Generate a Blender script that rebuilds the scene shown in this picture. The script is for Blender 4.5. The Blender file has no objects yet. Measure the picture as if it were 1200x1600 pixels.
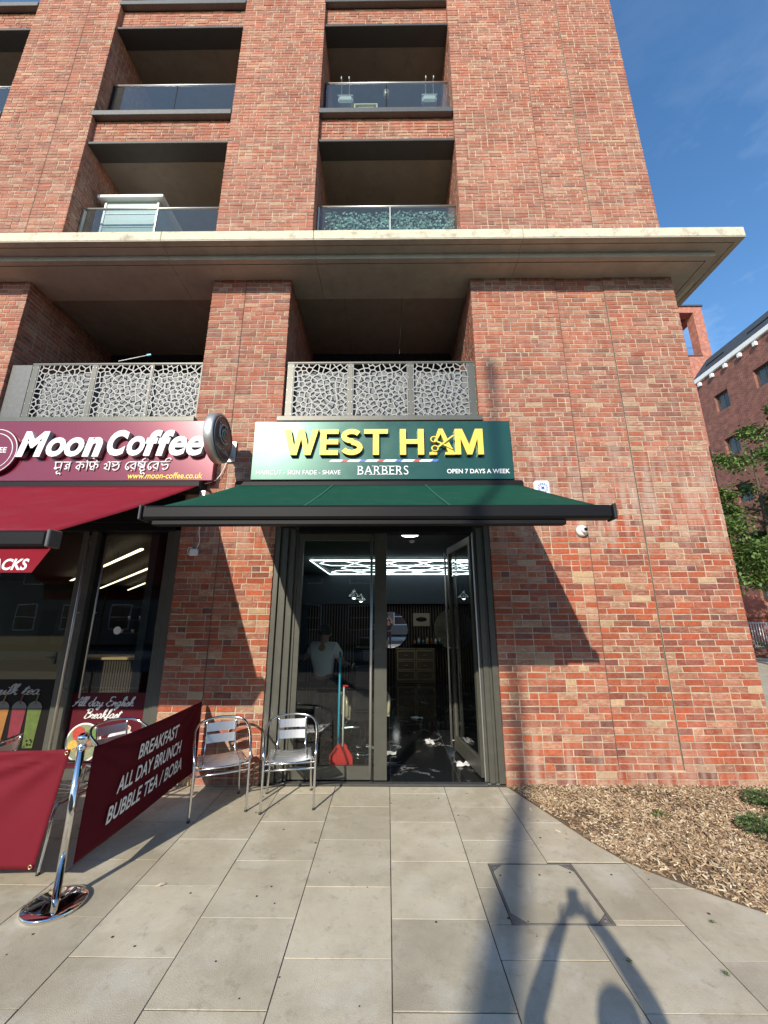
import bpy, math, random
from mathutils import Vector, Matrix, Euler
R = math.radians
rnd = random.Random(11)
sc = bpy.context.scene
col = sc.collection

# ------------------------------------------------------------------ camera, sky, sun, exposure
cam = bpy.data.cameras.new("camera")
cam.sensor_fit = 'VERTICAL'; cam.sensor_height = 36.0; cam.lens = 620.0 / 1600.0 * 36.0
cam.clip_start = 0.02; cam.clip_end = 2000
camo = bpy.data.objects.new("camera", cam); col.objects.link(camo)
camo.location = (0, -5.1, 1.866)
camo.rotation_euler = (R(90 + 14.6), 0, R(0.5))
sc.camera = camo

SUN = Vector((-1.248, -3.285, 1.866)).normalized()
world = bpy.data.worlds.new("World"); sc.world = world; world.use_nodes = True
wn = world.node_tree.nodes; wl = world.node_tree.links
bg = wn['Background']; bg.inputs['Strength'].default_value = 0.15
sky = wn.new('ShaderNodeTexSky'); sky.sky_type = 'NISHITA'; sky.sun_disc = False
sky.sun_elevation = R(28); sky.sun_rotation = math.atan2(SUN.x, SUN.y)
sky.altitude = 0; sky.air_density = 1.0; sky.dust_density = 0.2; sky.ozone_density = 1.6
# thin high cloud
tc = wn.new('ShaderNodeTexCoord'); mp = wn.new('ShaderNodeMapping'); mp.inputs['Scale'].default_value = (1.0, 2.2, 4.5)
mp.inputs['Rotation'].default_value = (0.3, 0.5, 0.4)
nz = wn.new('ShaderNodeTexNoise'); nz.inputs['Scale'].default_value = 1.6; nz.inputs['Detail'].default_value = 8; nz.inputs['Roughness'].default_value = 0.62
cr = wn.new('ShaderNodeValToRGB'); cr.color_ramp.elements[0].position = 0.50; cr.color_ramp.elements[1].position = 0.80
cr.color_ramp.elements[0].color = (0, 0, 0, 1); cr.color_ramp.elements[1].color = (0.5, 0.5, 0.5, 1)
mx = wn.new('ShaderNodeMixRGB'); mx.inputs[2].default_value = (6.2, 7.0, 8.0, 1)
wl.new(tc.outputs['Generated'], mp.inputs[0]); wl.new(mp.outputs[0], nz.inputs['Vector']); wl.new(nz.outputs['Fac'], cr.inputs[0])
spz = wn.new('ShaderNodeSeparateXYZ'); wl.new(tc.outputs['Generated'], spz.inputs[0])
mrz = wn.new('ShaderNodeMapRange'); mrz.inputs[1].default_value = .45; mrz.inputs[2].default_value = .80; mrz.inputs[3].default_value = 1; mrz.inputs[4].default_value = .12; wl.new(spz.outputs['Z'], mrz.inputs[0])
mlz = wn.new('ShaderNodeMath'); mlz.operation = 'MULTIPLY'; wl.new(cr.outputs[0], mlz.inputs[0]); wl.new(mrz.outputs[0], mlz.inputs[1]); wl.new(mlz.outputs[0], mx.inputs[0]); hs = wn.new('ShaderNodeHueSaturation'); hs.inputs['Saturation'].default_value = 1.22; hs.inputs['Value'].default_value = 1.2
wl.new(sky.outputs[0], hs.inputs['Color']); wl.new(hs.outputs[0], mx.inputs[1]); wl.new(mx.outputs[0], bg.inputs['Color'])

sl = bpy.data.lights.new("sun", 'SUN'); sl.energy = 4.2; sl.angle = R(0.6); sl.color = (1.0, 0.91, 0.77)
so = bpy.data.objects.new("sun", sl); col.objects.link(so); so.location = (-10, -30, 20)
so.rotation_euler = SUN.to_track_quat('Z', 'Y').to_euler()
sc.view_settings.view_transform = 'Standard'; sc.view_settings.look = 'None'
sc.view_settings.gamma = 1; sc.view_settings.exposure = 0.43; sc.view_settings.use_curve_mapping = False
sc.render.engine = 'CYCLES'
sc.cycles.max_bounces = 8; sc.cycles.transparent_max_bounces = 16

# ------------------------------------------------------------------ helpers
def tag(o, label=None, cat=None, group=None, kind=None):
    if label: o['label'] = label
    if cat: o['category'] = cat
    if group: o['group'] = group
    if kind: o['kind'] = kind
    return o

def empty(name, loc=(0, 0, 0), rz=0, **k):
    o = bpy.data.objects.new(name, None); col.objects.link(o); o.empty_display_size = 0.1
    o.location = loc; o.rotation_euler = (0, 0, rz); return tag(o, **k)

class MB:
    def __init__(s): s.v = []; s.f = []; s.c = []; s.m = []; s.s = []; s.col = (1, 1, 1); s.mi = 0; s.al = 1.0
    def face(s, idx, smooth=False):
        s.f.append(idx); s.c.append((*s.col[:3], s.al)); s.m.append(s.mi); s.s.append(smooth)
    def box(s, x0, x1, y0, y1, z0, z1):
        b = len(s.v)
        s.v += [(x0,y0,z0),(x1,y0,z0),(x1,y1,z0),(x0,y1,z0),(x0,y0,z1),(x1,y0,z1),(x1,y1,z1),(x0,y1,z1)]
        for q in ((0,3,2,1),(4,5,6,7),(0,1,5,4),(1,2,6,5),(2,3,7,6),(3,0,4,7)): s.face([b+i for i in q])
        return s
    def obox(s, c, u, v, w):       # centre, three half-axis vectors
        b = len(s.v); c = Vector(c); u = Vector(u); v = Vector(v); w = Vector(w)
        for k in ((-1,-1,-1),(1,-1,-1),(1,1,-1),(-1,1,-1),(-1,-1,1),(1,-1,1),(1,1,1),(-1,1,1)):
            s.v.append(tuple(c + u*k[0] + v*k[1] + w*k[2]))
        flip = u.cross(v).dot(w) < 0
        for q in ((0,3,2,1),(4,5,6,7),(0,1,5,4),(1,2,6,5),(2,3,7,6),(3,0,4,7)):
            s.face([b+i for i in (q[::-1] if flip else q)])
        return s
    def bbox(s, x0, x1, y0, y1, z0, z1, r=0.005):   # box with chamfered edges
        b = len(s.v)
        X=(x0,x1); Y=(y0,y1); Z=(z0,z1)
        idx = {}
        for i in (0,1):
            for j in (0,1):
                for k in (0,1):
                    cx=X[i];cy=Y[j];cz=Z[k]; dx=r*(1-2*i);dy=r*(1-2*j);dz=r*(1-2*k)
                    for a,p in enumerate(((cx,cy+dy,cz+dz),(cx+dx,cy,cz+dz),(cx+dx,cy+dy,cz))):
                        idx[i,j,k,a]=len(s.v); s.v.append(p)
        I=idx
        def q(*l): s.face(list(l))
        for i in (0,1):
            l=[I[i,0,0,0],I[i,1,0,0],I[i,1,1,0],I[i,0,1,0]]; s.face(l if i else l[::-1])
            l=[I[0,i,0,1],I[1,i,0,1],I[1,i,1,1],I[0,i,1,1]]; s.face(l[::-1] if i else l)
            l=[I[0,0,i,2],I[1,0,i,2],I[1,1,i,2],I[0,1,i,2]]; s.face(l if i else l[::-1])
        for j in (0,1):
            for k in (0,1):
                l=[I[0,j,k,1],I[1,j,k,1],I[1,j,k,2],I[0,j,k,2]]; s.face(l if j==k else l[::-1])
                l=[I[j,0,k,0],I[j,1,k,0],I[j,1,k,2],I[j,0,k,2]]; s.face(l if j!=k else l[::-1])
                l=[I[j,k,0,0],I[j,k,1,0],I[j,k,1,1],I[j,k,0,1]]; s.face(l if j==k else l[::-1])
        for i in (0,1):
            for j in (0,1):
                for k in (0,1):
                    l=[I[i,j,k,0],I[i,j,k,1],I[i,j,k,2]]; s.face(l if (i+j+k)%2 else l[::-1])
        return s
    def tube(s, pts, r, n=10, cap=True, closed=False):
        pts = [Vector(p) for p in pts]; rr = r if isinstance(r, (list, tuple)) else [r]*len(pts)
        b = len(s.v); N = len(pts); up = None
        for i, p in enumerate(pts):
            a = pts[(i-1) % N] if (i > 0 or closed) else p; c = pts[(i+1) % N] if (i < N-1 or closed) else p
            t = (c - a).normalized()
            if up is None:
                up = Vector((0,0,1)) if abs(t.z) < .9 else Vector((1,0,0))
            e1 = (up - t*up.dot(t)).normalized(); up = e1; e2 = t.cross(e1)
            for k in range(n):
                an = 2*math.pi*k/n; s.v.append(tuple(p + (e1*math.cos(an) + e2*math.sin(an))*rr[i]))
        for i in range(N if closed else N-1):
            j = (i+1) % N
            for k in range(n):
                k2 = (k+1) % n; s.face([b+i*n+k, b+i*n+k2, b+j*n+k2, b+j*n+k], True)
        if cap and not closed:
            s.face([b+k for k in range(n)][::-1]); s.face([b+(N-1)*n+k for k in range(n)])
        return s
    def lathe(s, prof, c=(0,0,0), n=32, axis='Z'):
        b = len(s.v)
        for (r, z) in prof:
            for k in range(n):
                a = 2*math.pi*k/n
                p = (r*math.cos(a), r*math.sin(a), z) if axis == 'Z' else ((r*math.cos(a), z, r*math.sin(a)) if axis == 'Y' else (z, r*math.cos(a), r*math.sin(a)))
                s.v.append((c[0]+p[0], c[1]+p[1], c[2]+p[2]))
        for i in range(len(prof)-1):
            for k in range(n):
                k2 = (k+1) % n; l=[b+i*n+k, b+i*n+k2, b+(i+1)*n+k2, b+(i+1)*n+k]
                s.face(l[::-1] if axis == 'Y' else l, True)
        l = [b+k for k in range(n)]; l2=[b+(len(prof)-1)*n+k for k in range(n)]
        s.face(l[::-1] if axis != 'Y' else l); s.face(l2 if axis != 'Y' else l2[::-1])
        return s
    def prism(s, poly, y0, y1):    # polygon in x,z extruded along y
        b = len(s.v); n = len(poly)
        ar = sum(poly[i][0]*poly[(i+1)%n][1]-poly[(i+1)%n][0]*poly[i][1] for i in range(n))
        if ar < 0: poly = poly[::-1]
        for (x, z) in poly: s.v.append((x, y0, z))
        for (x, z) in poly: s.v.append((x, y1, z))
        s.face([b+i for i in range(n)]); s.face([b+n+i for i in range(n)][::-1])
        for i in range(n):
            j = (i+1) % n; s.face([b+i, b+n+i, b+n+j, b+j])
        return s
    def xf(s, M, start=0):
        for i in range(start, len(s.v)): s.v[i] = tuple(M @ Vector(s.v[i]))
        return s
    def mesh(s, name, mats):
        me = bpy.data.meshes.new(name); me.from_pydata(s.v, [], s.f)
        for m in (mats if isinstance(mats, (list, tuple)) else [mats]): me.materials.append(m)
        me.polygons.foreach_set('material_index', s.m)
        me.polygons.foreach_set('use_smooth', s.s)
        a = me.color_attributes.new('tint', 'FLOAT_COLOR', 'CORNER')
        buf = []
        for f, c in zip(s.f, s.c): buf.extend(c * len(f))
        a.data.foreach_set('color', buf)
        me.update(); return me
    def build(s, name, mats, parent=None, **k):
        o = bpy.data.objects.new(name, s.mesh(name, mats)); col.objects.link(o); o.parent = parent
        return tag(o, **k)

def arc(c, r, a0, a1, n, plane='XZ'):
    out = []
    for i in range(n+1):
        a = R(a0 + (a1-a0)*i/n); x = r*math.cos(a); y = r*math.sin(a)
        out.append((c[0]+x, c[1], c[2]+y) if plane == 'XZ' else ((c[0]+x, c[1]+y, c[2]) if plane == 'XY' else (c[0], c[1]+x, c[2]+y)))
    return out

def smooth_path(pts, sub=6):        # Catmull-Rom
    P = [Vector(p) for p in pts]; out = []
    for i in range(len(P)-1):
        p0 = P[max(i-1,0)]; p1 = P[i]; p2 = P[i+1]; p3 = P[min(i+2,len(P)-1)]
        for k in range(sub):
            t = k/sub
            out.append(0.5*((2*p1)+(-p0+p2)*t+(2*p0-5*p1+4*p2-p3)*t*t+(-p0+3*p1-3*p2+p3)*t**3))
    out.append(P[-1]); return out

# ------------------------------------------------------------------ materials
def mat(name, c=(.5,.5,.5), rough=.6, metal=0.0, var=0.0, vscale=8.0, bump=0.0, bscale=60.0, coat=0.0, spec=None,
        attr=False, dirt=None, dscale=2.0, damt=.5, objrand=0.0, aniso=None, emit=None, estr=1.0, rvar=0.0):
    m = bpy.data.materials.new(name); m.use_nodes = True; nt = m.node_tree; N = nt.nodes; L = nt.links
    b = N['Principled BSDF']; b.inputs['Roughness'].default_value = rough; b.inputs['Metallic'].default_value = metal
    b.inputs['Coat Weight'].default_value = coat; b.inputs['Coat Roughness'].default_value = .08
    if spec is not None: b.inputs['Specular IOR Level'].default_value = spec
    geo = N.new('ShaderNodeNewGeometry'); src = geo.outputs['Position']
    rgb = N.new('ShaderNodeRGB'); rgb.outputs[0].default_value = (*c, 1); cur = rgb.outputs[0]
    if attr:
        at = N.new('ShaderNodeAttribute'); at.attribute_name = 'tint'
        mm = N.new('ShaderNodeMixRGB'); mm.blend_type = 'MULTIPLY'; mm.inputs[0].default_value = 1
        L.new(cur, mm.inputs[1]); L.new(at.outputs['Color'], mm.inputs[2]); cur = mm.outputs[0]
    if objrand:
        oi = N.new('ShaderNodeObjectInfo'); mr = N.new('ShaderNodeMapRange'); mr.inputs[3].default_value = 1-objrand; mr.inputs[4].default_value = 1+objrand*.6
        L.new(oi.outputs['Random'], mr.inputs[0]); mm = N.new('ShaderNodeVectorMath'); mm.operation = 'SCALE'
        L.new(cur, mm.inputs[0]); L.new(mr.outputs[0], mm.inputs['Scale']); cur = mm.outputs[0]
    if var or rvar:
        nz = N.new('ShaderNodeTexNoise'); nz.inputs['Scale'].default_value = vscale; nz.inputs['Detail'].default_value = 6; nz.inputs['Roughness'].default_value = .65
        L.new(src, nz.inputs['Vector'])
        if var:
            mr = N.new('ShaderNodeMapRange'); mr.inputs[1].default_value = .3; mr.inputs[2].default_value = .7; mr.inputs[3].default_value = 1-var; mr.inputs[4].default_value = 1+var
            L.new(nz.outputs['Fac'], mr.inputs[0]); mm = N.new('ShaderNodeVectorMath'); mm.operation = 'SCALE'
            L.new(cur, mm.inputs[0]); L.new(mr.outputs[0], mm.inputs['Scale']); cur = mm.outputs[0]
        if rvar:
            mr = N.new('ShaderNodeMapRange'); mr.inputs[1].default_value = .3; mr.inputs[2].default_value = .7; mr.inputs[3].default_value = max(0,rough-rvar); mr.inputs[4].default_value = rough+rvar
            L.new(nz.outputs['Fac'], mr.inputs[0]); L.new(mr.outputs[0], b.inputs['Roughness'])
    if dirt:
        nz = N.new('ShaderNodeTexNoise'); nz.inputs['Scale'].default_value = dscale; nz.inputs['Detail'].default_value = 9; nz.inputs['Roughness'].default_value = .7
        L.new(src, nz.inputs['Vector']); rp = N.new('ShaderNodeMapRange'); rp.inputs[1].default_value = .52; rp.inputs[2].default_value = .72; rp.inputs[4].default_value = damt
        L.new(nz.outputs['Fac'], rp.inputs[0]); mm = N.new('ShaderNodeMixRGB'); mm.inputs[2].default_value = (*dirt, 1)
        L.new(rp.outputs[0], mm.inputs[0]); L.new(cur, mm.inputs[1]); cur = mm.outputs[0]
    L.new(cur, b.inputs['Base Color'])
    if bump:
        nb = N.new('ShaderNodeTexNoise'); nb.inputs['Scale'].default_value = bscale; nb.inputs['Detail'].default_value = 5
        L.new(src, nb.inputs['Vector']); bu = N.new('ShaderNodeBump'); bu.inputs['Strength'].default_value = bump; bu.inputs['Distance'].default_value = .01
        L.new(nb.outputs['Fac'], bu.inputs['Height']); L.new(bu.outputs[0], b.inputs['Normal'])
    if emit:
        b.inputs['Emission Color'].default_value = (*emit, 1); b.inputs['Emission Strength'].default_value = estr
    return m

def glass_mat(name, tint=(.8,.85,.84), ior=1.5, rough=0.0):
    m = bpy.data.materials.new(name); m.use_nodes = True; N = m.node_tree.nodes; L = m.node_tree.links
    N.remove(N['Principled BSDF']); out = N['Material Output']
    tr = N.new('ShaderNodeBsdfTransparent'); tr.inputs[0].default_value = (*tint, 1)
    gl = N.new('ShaderNodeBsdfGlossy'); gl.inputs['Roughness'].default_value = rough
    fr = N.new('ShaderNodeFresnel'); fr.inputs['IOR'].default_value = ior
    nz = N.new('ShaderNodeTexNoise'); nz.inputs['Scale'].default_value = 1.3
    geo = N.new('ShaderNodeNewGeometry'); L.new(geo.outputs['Position'], nz.inputs['Vector'])
    bu = N.new('ShaderNodeBump'); bu.inputs['Strength'].default_value = .06; bu.inputs['Distance'].default_value = .02
    L.new(nz.outputs['Fac'], bu.inputs['Height']); L.new(bu.outputs[0], gl.inputs['Normal'])
    mx = N.new('ShaderNodeMixShader'); ml = N.new('ShaderNodeMath'); ml.operation = 'MULTIPLY'; ml.inputs[1].default_value = 1.7
    L.new(fr.outputs[0], ml.inputs[0])
    bf = N.new('ShaderNodeMath'); bf.operation = 'SUBTRACT'; bf.inputs[0].default_value = 1; L.new(geo.outputs['Backfacing'], bf.inputs[1])
    m3 = N.new('ShaderNodeMath'); m3.operation = 'MULTIPLY'; L.new(ml.outputs[0], m3.inputs[0]); L.new(bf.outputs[0], m3.inputs[1]); L.new(m3.outputs[0], mx.inputs[0]); L.new(tr.outputs[0], mx.inputs[1]); L.new(gl.outputs[0], mx.inputs[2])
    L.new(mx.outputs[0], out.inputs[0]); return m

def balc_glass():
    m = glass_mat('balcony_glass', (.80,.85,.85), 1.45); N = m.node_tree.nodes; L = m.node_tree.links
    df = N.new('ShaderNodeBsdfDiffuse'); df.inputs[0].default_value = (.30,.36,.38,1); m2 = N.new('ShaderNodeMixShader'); m2.inputs[0].default_value = .05
    out = N['Material Output']; src = out.inputs[0].links[0].from_socket; L.new(src, m2.inputs[1]); L.new(df.outputs[0], m2.inputs[2]); L.new(m2.outputs[0], out.inputs[0]); return m
def brick_mat():
    m = mat('brick', (1,1,1), .9, 0, var=.22, vscale=38, bump=0, attr=True)
    N = m.node_tree.nodes; L = m.node_tree.links; b = N['Principled BSDF']
    base = b.inputs['Base Color'].links[0].from_socket
    geo = [n for n in N if n.type == 'NEW_GEOMETRY'][0]
    # pale creases and lime blotches that belong to the handmade faces
    n1 = N.new('ShaderNodeTexNoise'); n1.inputs['Scale'].default_value = 17; n1.inputs['Detail'].default_value = 7; n1.inputs['Roughness'].default_value = .7; n1.inputs['Distortion'].default_value = .8
    mp = N.new('ShaderNodeMapping'); mp.inputs['Scale'].default_value = (.7, 1, 1.6)
    L.new(geo.outputs['Position'], mp.inputs[0]); L.new(mp.outputs[0], n1.inputs['Vector'])
    r1 = N.new('ShaderNodeMapRange'); r1.inputs[1].default_value = .46; r1.inputs[2].default_value = .66; r1.inputs[4].default_value = .85
    L.new(n1.outputs['Fac'], r1.inputs[0])
    mm = N.new('ShaderNodeMixRGB'); mm.inputs[2].default_value = (.50, .34, .22, 1)
    at_ = [n for n in N if n.type == 'ATTRIBUTE'][0]
    mq = N.new('ShaderNodeMath'); mq.operation = 'MULTIPLY'; L.new(r1.outputs[0], mq.inputs[0]); L.new(at_.outputs['Alpha'], mq.inputs[1])
    L.new(mq.outputs[0], mm.inputs[0]); L.new(base, mm.inputs[1])
    # dark kiln spots
    n2 = N.new('ShaderNodeTexNoise'); n2.inputs['Scale'].default_value = 60; n2.inputs['Detail'].default_value = 4
    L.new(geo.outputs['Position'], n2.inputs['Vector'])
    r2 = N.new('ShaderNodeMapRange'); r2.inputs[1].default_value = .60; r2.inputs[2].default_value = .75; r2.inputs[4].default_value = .6
    L.new(n2.outputs['Fac'], r2.inputs[0])
    m2 = N.new('ShaderNodeMixRGB'); m2.inputs[2].default_value = (.09, .035, .03, 1)
    L.new(r2.outputs[0], m2.inputs[0]); L.new(mm.outputs[0], m2.inputs[1])
    # lime bloom: streaky, strongest on a band of the ground floor wall, and soft over the storeys above
    sx = N.new('ShaderNodeSeparateXYZ'); L.new(geo.outputs['Position'], sx.inputs[0])
    mp3 = N.new('ShaderNodeMapping'); mp3.inputs['Scale'].default_value = (5, 5, .6); L.new(geo.outputs['Position'], mp3.inputs[0])
    n3 = N.new('ShaderNodeTexNoise'); n3.inputs['Scale'].default_value = 2.2; n3.inputs['Detail'].default_value = 8; L.new(mp3.outputs[0], n3.inputs['Vector'])
    r3 = N.new('ShaderNodeMapRange'); r3.inputs[1].default_value = .42; r3.inputs[2].default_value = .7; r3.inputs[3].default_value = .0; r3.inputs[4].default_value = 1.0
    L.new(n3.outputs['Fac'], r3.inputs[0])
    rz = N.new('ShaderNodeValToRGB'); e = rz.color_ramp.elements
    e[0].position = 0; e[0].color = (.95,)*3 + (1,); e[1].position = 1; e[1].color = (.32,)*3 + (1,)
    for p, v in ((.022,.45),(.045,.15),(.12,.04),(.17,.06),(.205,.95),(.24,.85),(.30,.25),(.45,.25)):
        q = e.new(p); q.color = (v, v, v, 1)
    dv = N.new('ShaderNodeMath'); dv.operation = 'DIVIDE'; dv.inputs[1].default_value = 15; L.new(sx.outputs['Z'], dv.inputs[0]); L.new(dv.outputs[0], rz.inputs[0])
    m3 = N.new('ShaderNodeMath'); m3.operation = 'MULTIPLY'; L.new(r3.outputs[0], m3.inputs[0]); L.new(rz.outputs[0], m3.inputs[1])
    m4 = N.new('ShaderNodeMixRGB'); m4.inputs[2].default_value = (.44, .32, .25, 1)
    L.new(m3.outputs[0], m4.inputs[0]); L.new(m2.outputs[0], m4.inputs[1])
    n5 = N.new('ShaderNodeTexNoise'); n5.inputs['Scale'].default_value = .9; n5.inputs['Detail'].default_value = 7; n5.inputs['Roughness'].default_value = .6; L.new(geo.outputs['Position'], n5.inputs['Vector'])
    r5 = N.new('ShaderNodeMapRange'); r5.inputs[1].default_value = .3; r5.inputs[2].default_value = .7; r5.inputs[3].default_value = .80; r5.inputs[4].default_value = 1.18; L.new(n5.outputs['Fac'], r5.inputs[0])
    v5 = N.new('ShaderNodeVectorMath'); v5.operation = 'SCALE'; L.new(m4.outputs[0], v5.inputs[0]); L.new(r5.outputs[0], v5.inputs['Scale']); L.new(v5.outputs[0], b.inputs['Base Color'])
    nb = N.new('ShaderNodeTexNoise'); nb.inputs['Scale'].default_value = 45; nb.inputs['Detail'].default_value = 6; nb.inputs['Distortion'].default_value = 1.0
    L.new(geo.outputs['Position'], nb.inputs['Vector'])
    bu = N.new('ShaderNodeBump'); bu.inputs['Strength'].default_value = .9; bu.inputs['Distance'].default_value = .010
    L.new(nb.outputs['Fac'], bu.inputs['Height']); L.new(bu.outputs[0], b.inputs['Normal'])
    return m

def concrete_mat(name, c, streak=.5):
    m = mat(name, c, .85, 0, var=.16, vscale=5, bump=.25, bscale=40, dirt=(c[0]*.45, c[1]*.43, c[2]*.38), dscale=2.5, damt=streak)
    return m

def slab_mat():
    m = mat('paving', (.52, .465, .345), .88, 0, var=.14, vscale=2.4, bump=.25, bscale=180, objrand=.20)
    N = m.node_tree.nodes; L = m.node_tree.links; b = N['Principled BSDF']
    cur = b.inputs['Base Color'].links[0].from_socket
    geo = [n for n in N if n.type == 'NEW_GEOMETRY'][0]
    def layer(cur, scale, lo, hi, amt, c, det=8, kind='N', rough=.7):
        if kind == 'N':
            n = N.new('ShaderNodeTexNoise'); n.inputs['Detail'].default_value = det; n.inputs['Roughness'].default_value = rough; o = n.outputs['Fac']
        else:
            n = N.new('ShaderNodeTexVoronoi'); o = n.outputs['Distance']
        n.inputs['Scale'].default_value = scale; L.new(geo.outputs['Position'], n.inputs['Vector'])
        r = N.new('ShaderNodeMapRange'); r.inputs[1].default_value = lo; r.inputs[2].default_value = hi; r.inputs[3].default_value = 0; r.inputs[4].default_value = amt
        L.new(o, r.inputs[0]); x = N.new('ShaderNodeMixRGB'); x.inputs[2].default_value = (c[0]*1.25, c[1]*1.22, c[2]*1.15, 1)
        L.new(r.outputs[0], x.inputs[0]); L.new(cur, x.inputs[1]); return x.outputs[0]
    cur = layer(cur, 1.3, .46, .64, .50, (.25,.215,.155))
    cur = layer(cur, 2.3, .50, .64, .50, (.47,.46,.41))
    cur = layer(cur, 5.0, .60, .70, .45, (.13,.115,.085))
    cur = layer(cur, 9, .56, .70, .45, (.18,.155,.11))
    cur = layer(cur, 160, .56, .72, .35, (.17,.15,.12), 3)
    cur = layer(cur, 260, .60, .72, .4, (.62,.57,.47), 2)
    cur = layer(cur, 30, .66, .74, .5, (.58,.56,.50), 6)
    L.new(cur, b.inputs['Base Color'])
    return m

M = {}
M['brick'] = brick_mat()
M['mortar'] = mat('mortar', (.43,.355,.26), .95, var=.35, vscale=4, bump=.4, bscale=150)
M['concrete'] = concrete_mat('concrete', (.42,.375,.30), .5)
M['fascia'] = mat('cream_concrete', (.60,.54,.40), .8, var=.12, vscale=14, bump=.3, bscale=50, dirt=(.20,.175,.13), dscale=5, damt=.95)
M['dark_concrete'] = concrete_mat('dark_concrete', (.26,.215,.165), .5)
M['soffit_metal'] = mat('bronze_soffit', (.06,.055,.05), .55, .2, var=.1)
M['ledge'] = mat('grey_ledge', (.10,.10,.095), .45, .5, var=.15, vscale=20)
M['cover'] = mat('galvanised', (.20,.195,.18), .6, .3, var=.2, vscale=30)
M['frame'] = mat('bronze_frame', (.085,.085,.070), .42, .25, dirt=(.16,.15,.125), dscale=4, damt=.35, var=.08, vscale=10, bump=.05, bscale=300)
M['steel'] = mat('brushed_steel', (.60,.59,.55), .46, .9, var=.05, vscale=30)
M['chrome'] = mat('chrome', (.75,.74,.72), .07, 1.0, rvar=.04, vscale=20)
M['alu'] = mat('aluminium', (.74,.75,.76), .20, 1.0, var=.05, vscale=15, rvar=.08)
M['alu_matt'] = mat('satin_aluminium', (.70,.71,.72), .38, 1.0, var=.04, vscale=25)
M['black_plastic'] = mat('black_plastic', (.02,.02,.02), .45)
M['black_metal'] = mat('black_metal', (.008,.008,.009), .5, .0, spec=.18)
M['glass'] = glass_mat('shop_glass', (.82,.85,.83), 1.5)
M['glass_balc'] = balc_glass()
M['lattice'] = mat('lattice_metal', (.27,.27,.255), .5, .1, var=.08, vscale=12)
M['lattice_back'] = mat('lattice_backing', (.15,.16,.16), .6, .2, var=.15, vscale=6)
M['green'] = mat('green_sign', (.012,.070,.050), .30, .35, rvar=.05, vscale=3, coat=.25)
M['green_cloth'] = mat('green_canvas', (.004,.062,.038), .85, spec=.15, dirt=(.03,.075,.055), dscale=3, damt=.4, var=.10, vscale=6, bump=.2, bscale=700)
M['red_sign'] = mat('maroon_sign', (.19,.015,.035), .25, .15, coat=.3)
M['red_cloth'] = mat('crimson_canvas', (.22,.010,.022), .85, spec=.15, dirt=(.17,.06,.06), dscale=3, damt=.35, var=.08, vscale=5, bump=.2, bscale=700)
M['banner'] = mat('maroon_banner', (.09,.004,.010), .8, spec=.15, var=.06, vscale=4, bump=.15, bscale=800)
M['gold'] = mat('gold_letter', (.80,.58,.085), .5, .2, var=.05)
M['gold_side'] = mat('gold_return', (.45,.36,.16), .35, .6)
M['white_paint'] = mat('white_paint', (.80,.80,.78), .5, var=.04, vscale=10)
M['letter_side'] = mat('grey_return', (.42,.42,.42), .4, .3)
M['yellow'] = mat('yellow_vinyl', (.85,.62,.06), .5)
M['white_vinyl'] = mat('white_vinyl', (.78,.78,.76), .55)
M['red_stripe'] = mat('red_vinyl', (.6,.05,.05), .5)
M['blue_stripe'] = mat('blue_vinyl', (.06,.15,.55), .5)
M['soil'] = mat('soil', (.16,.11,.065), .95, var=.4, vscale=14, bump=.8, bscale=50)
M['chips'] = mat('woodchips', (1,1,1), .8, attr=True, var=.18, vscale=90)
M['leaf'] = mat('leaf', (1,1,1), .55, attr=True, var=.2, vscale=12)
M['bark'] = mat('bark', (.10,.075,.05), .9, var=.3, vscale=20, bump=.6, bscale=30)
M['paving'] = slab_mat()
M['joint'] = mat('joint_sand', (.085,.072,.055), .95, var=.4, vscale=20)
M['asphalt'] = mat('asphalt', (.055,.055,.055), .9, var=.2, vscale=60, bump=.4, bscale=150)

# ------------------------------------------------------------------ text
def text_mesh(s, w, h, depth=0.0, shear=0.0, bold=0.0, space=1.0, mats=None):
    """text fitted to a w x h box at its lower-left corner; front faces -Y, body runs back to +depth"""
    cu = bpy.data.curves.new('t', 'FONT'); cu.body = s; cu.size = 1; cu.shear = shear; cu.offset = bold; cu.space_character = space
    cu.resolution_u = 4; cu.extrude = 0.5 if depth else 0.0
    ob = bpy.data.objects.new('t', cu); col.objects.link(ob)
    dg = bpy.context.evaluated_depsgraph_get(); me = bpy.data.meshes.new_from_object(ob.evaluated_get(dg))
    bpy.data.objects.remove(ob); bpy.data.curves.remove(cu)
    xs = [v.co.x for v in me.vertices]; ys = [v.co.y for v in me.vertices]
    if not xs: return me
    x0, x1, y0, y1 = min(xs), max(xs), min(ys), max(ys)
    sx = w/(x1-x0); sy = (h/(y1-y0)) if h else sx
    for v in me.vertices:
        v.co = Vector(((v.co.x-x0)*sx, (0.5 - v.co.z)*depth if depth else 0.0, (v.co.y-y0)*sy))
    me.materials.clear()
    for m_ in mats: me.materials.append(m_)
    if len(mats) > 1:
        for p in me.polygons:
            p.material_index = 0 if p.normal.z > .5 or p.normal.z < -.5 else 1
        me.update()
        for p in me.polygons: p.material_index = 0 if abs(p.normal.y) > .7 else 1
    return me

def text(name, s, x, y, z, w, h, mats, parent, depth=0, shear=0, bold=0, space=1.0, M4=None, **k):
    me = text_mesh(s, w, h, depth, shear, bold, space, mats if isinstance(mats, list) else [mats])
    o = bpy.data.objects.new(name, me); col.objects.link(o); o.parent = parent
    if M4 is not None: me.transform(M4)
    o.location = (x, y, z); return tag(o, **k)

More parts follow.
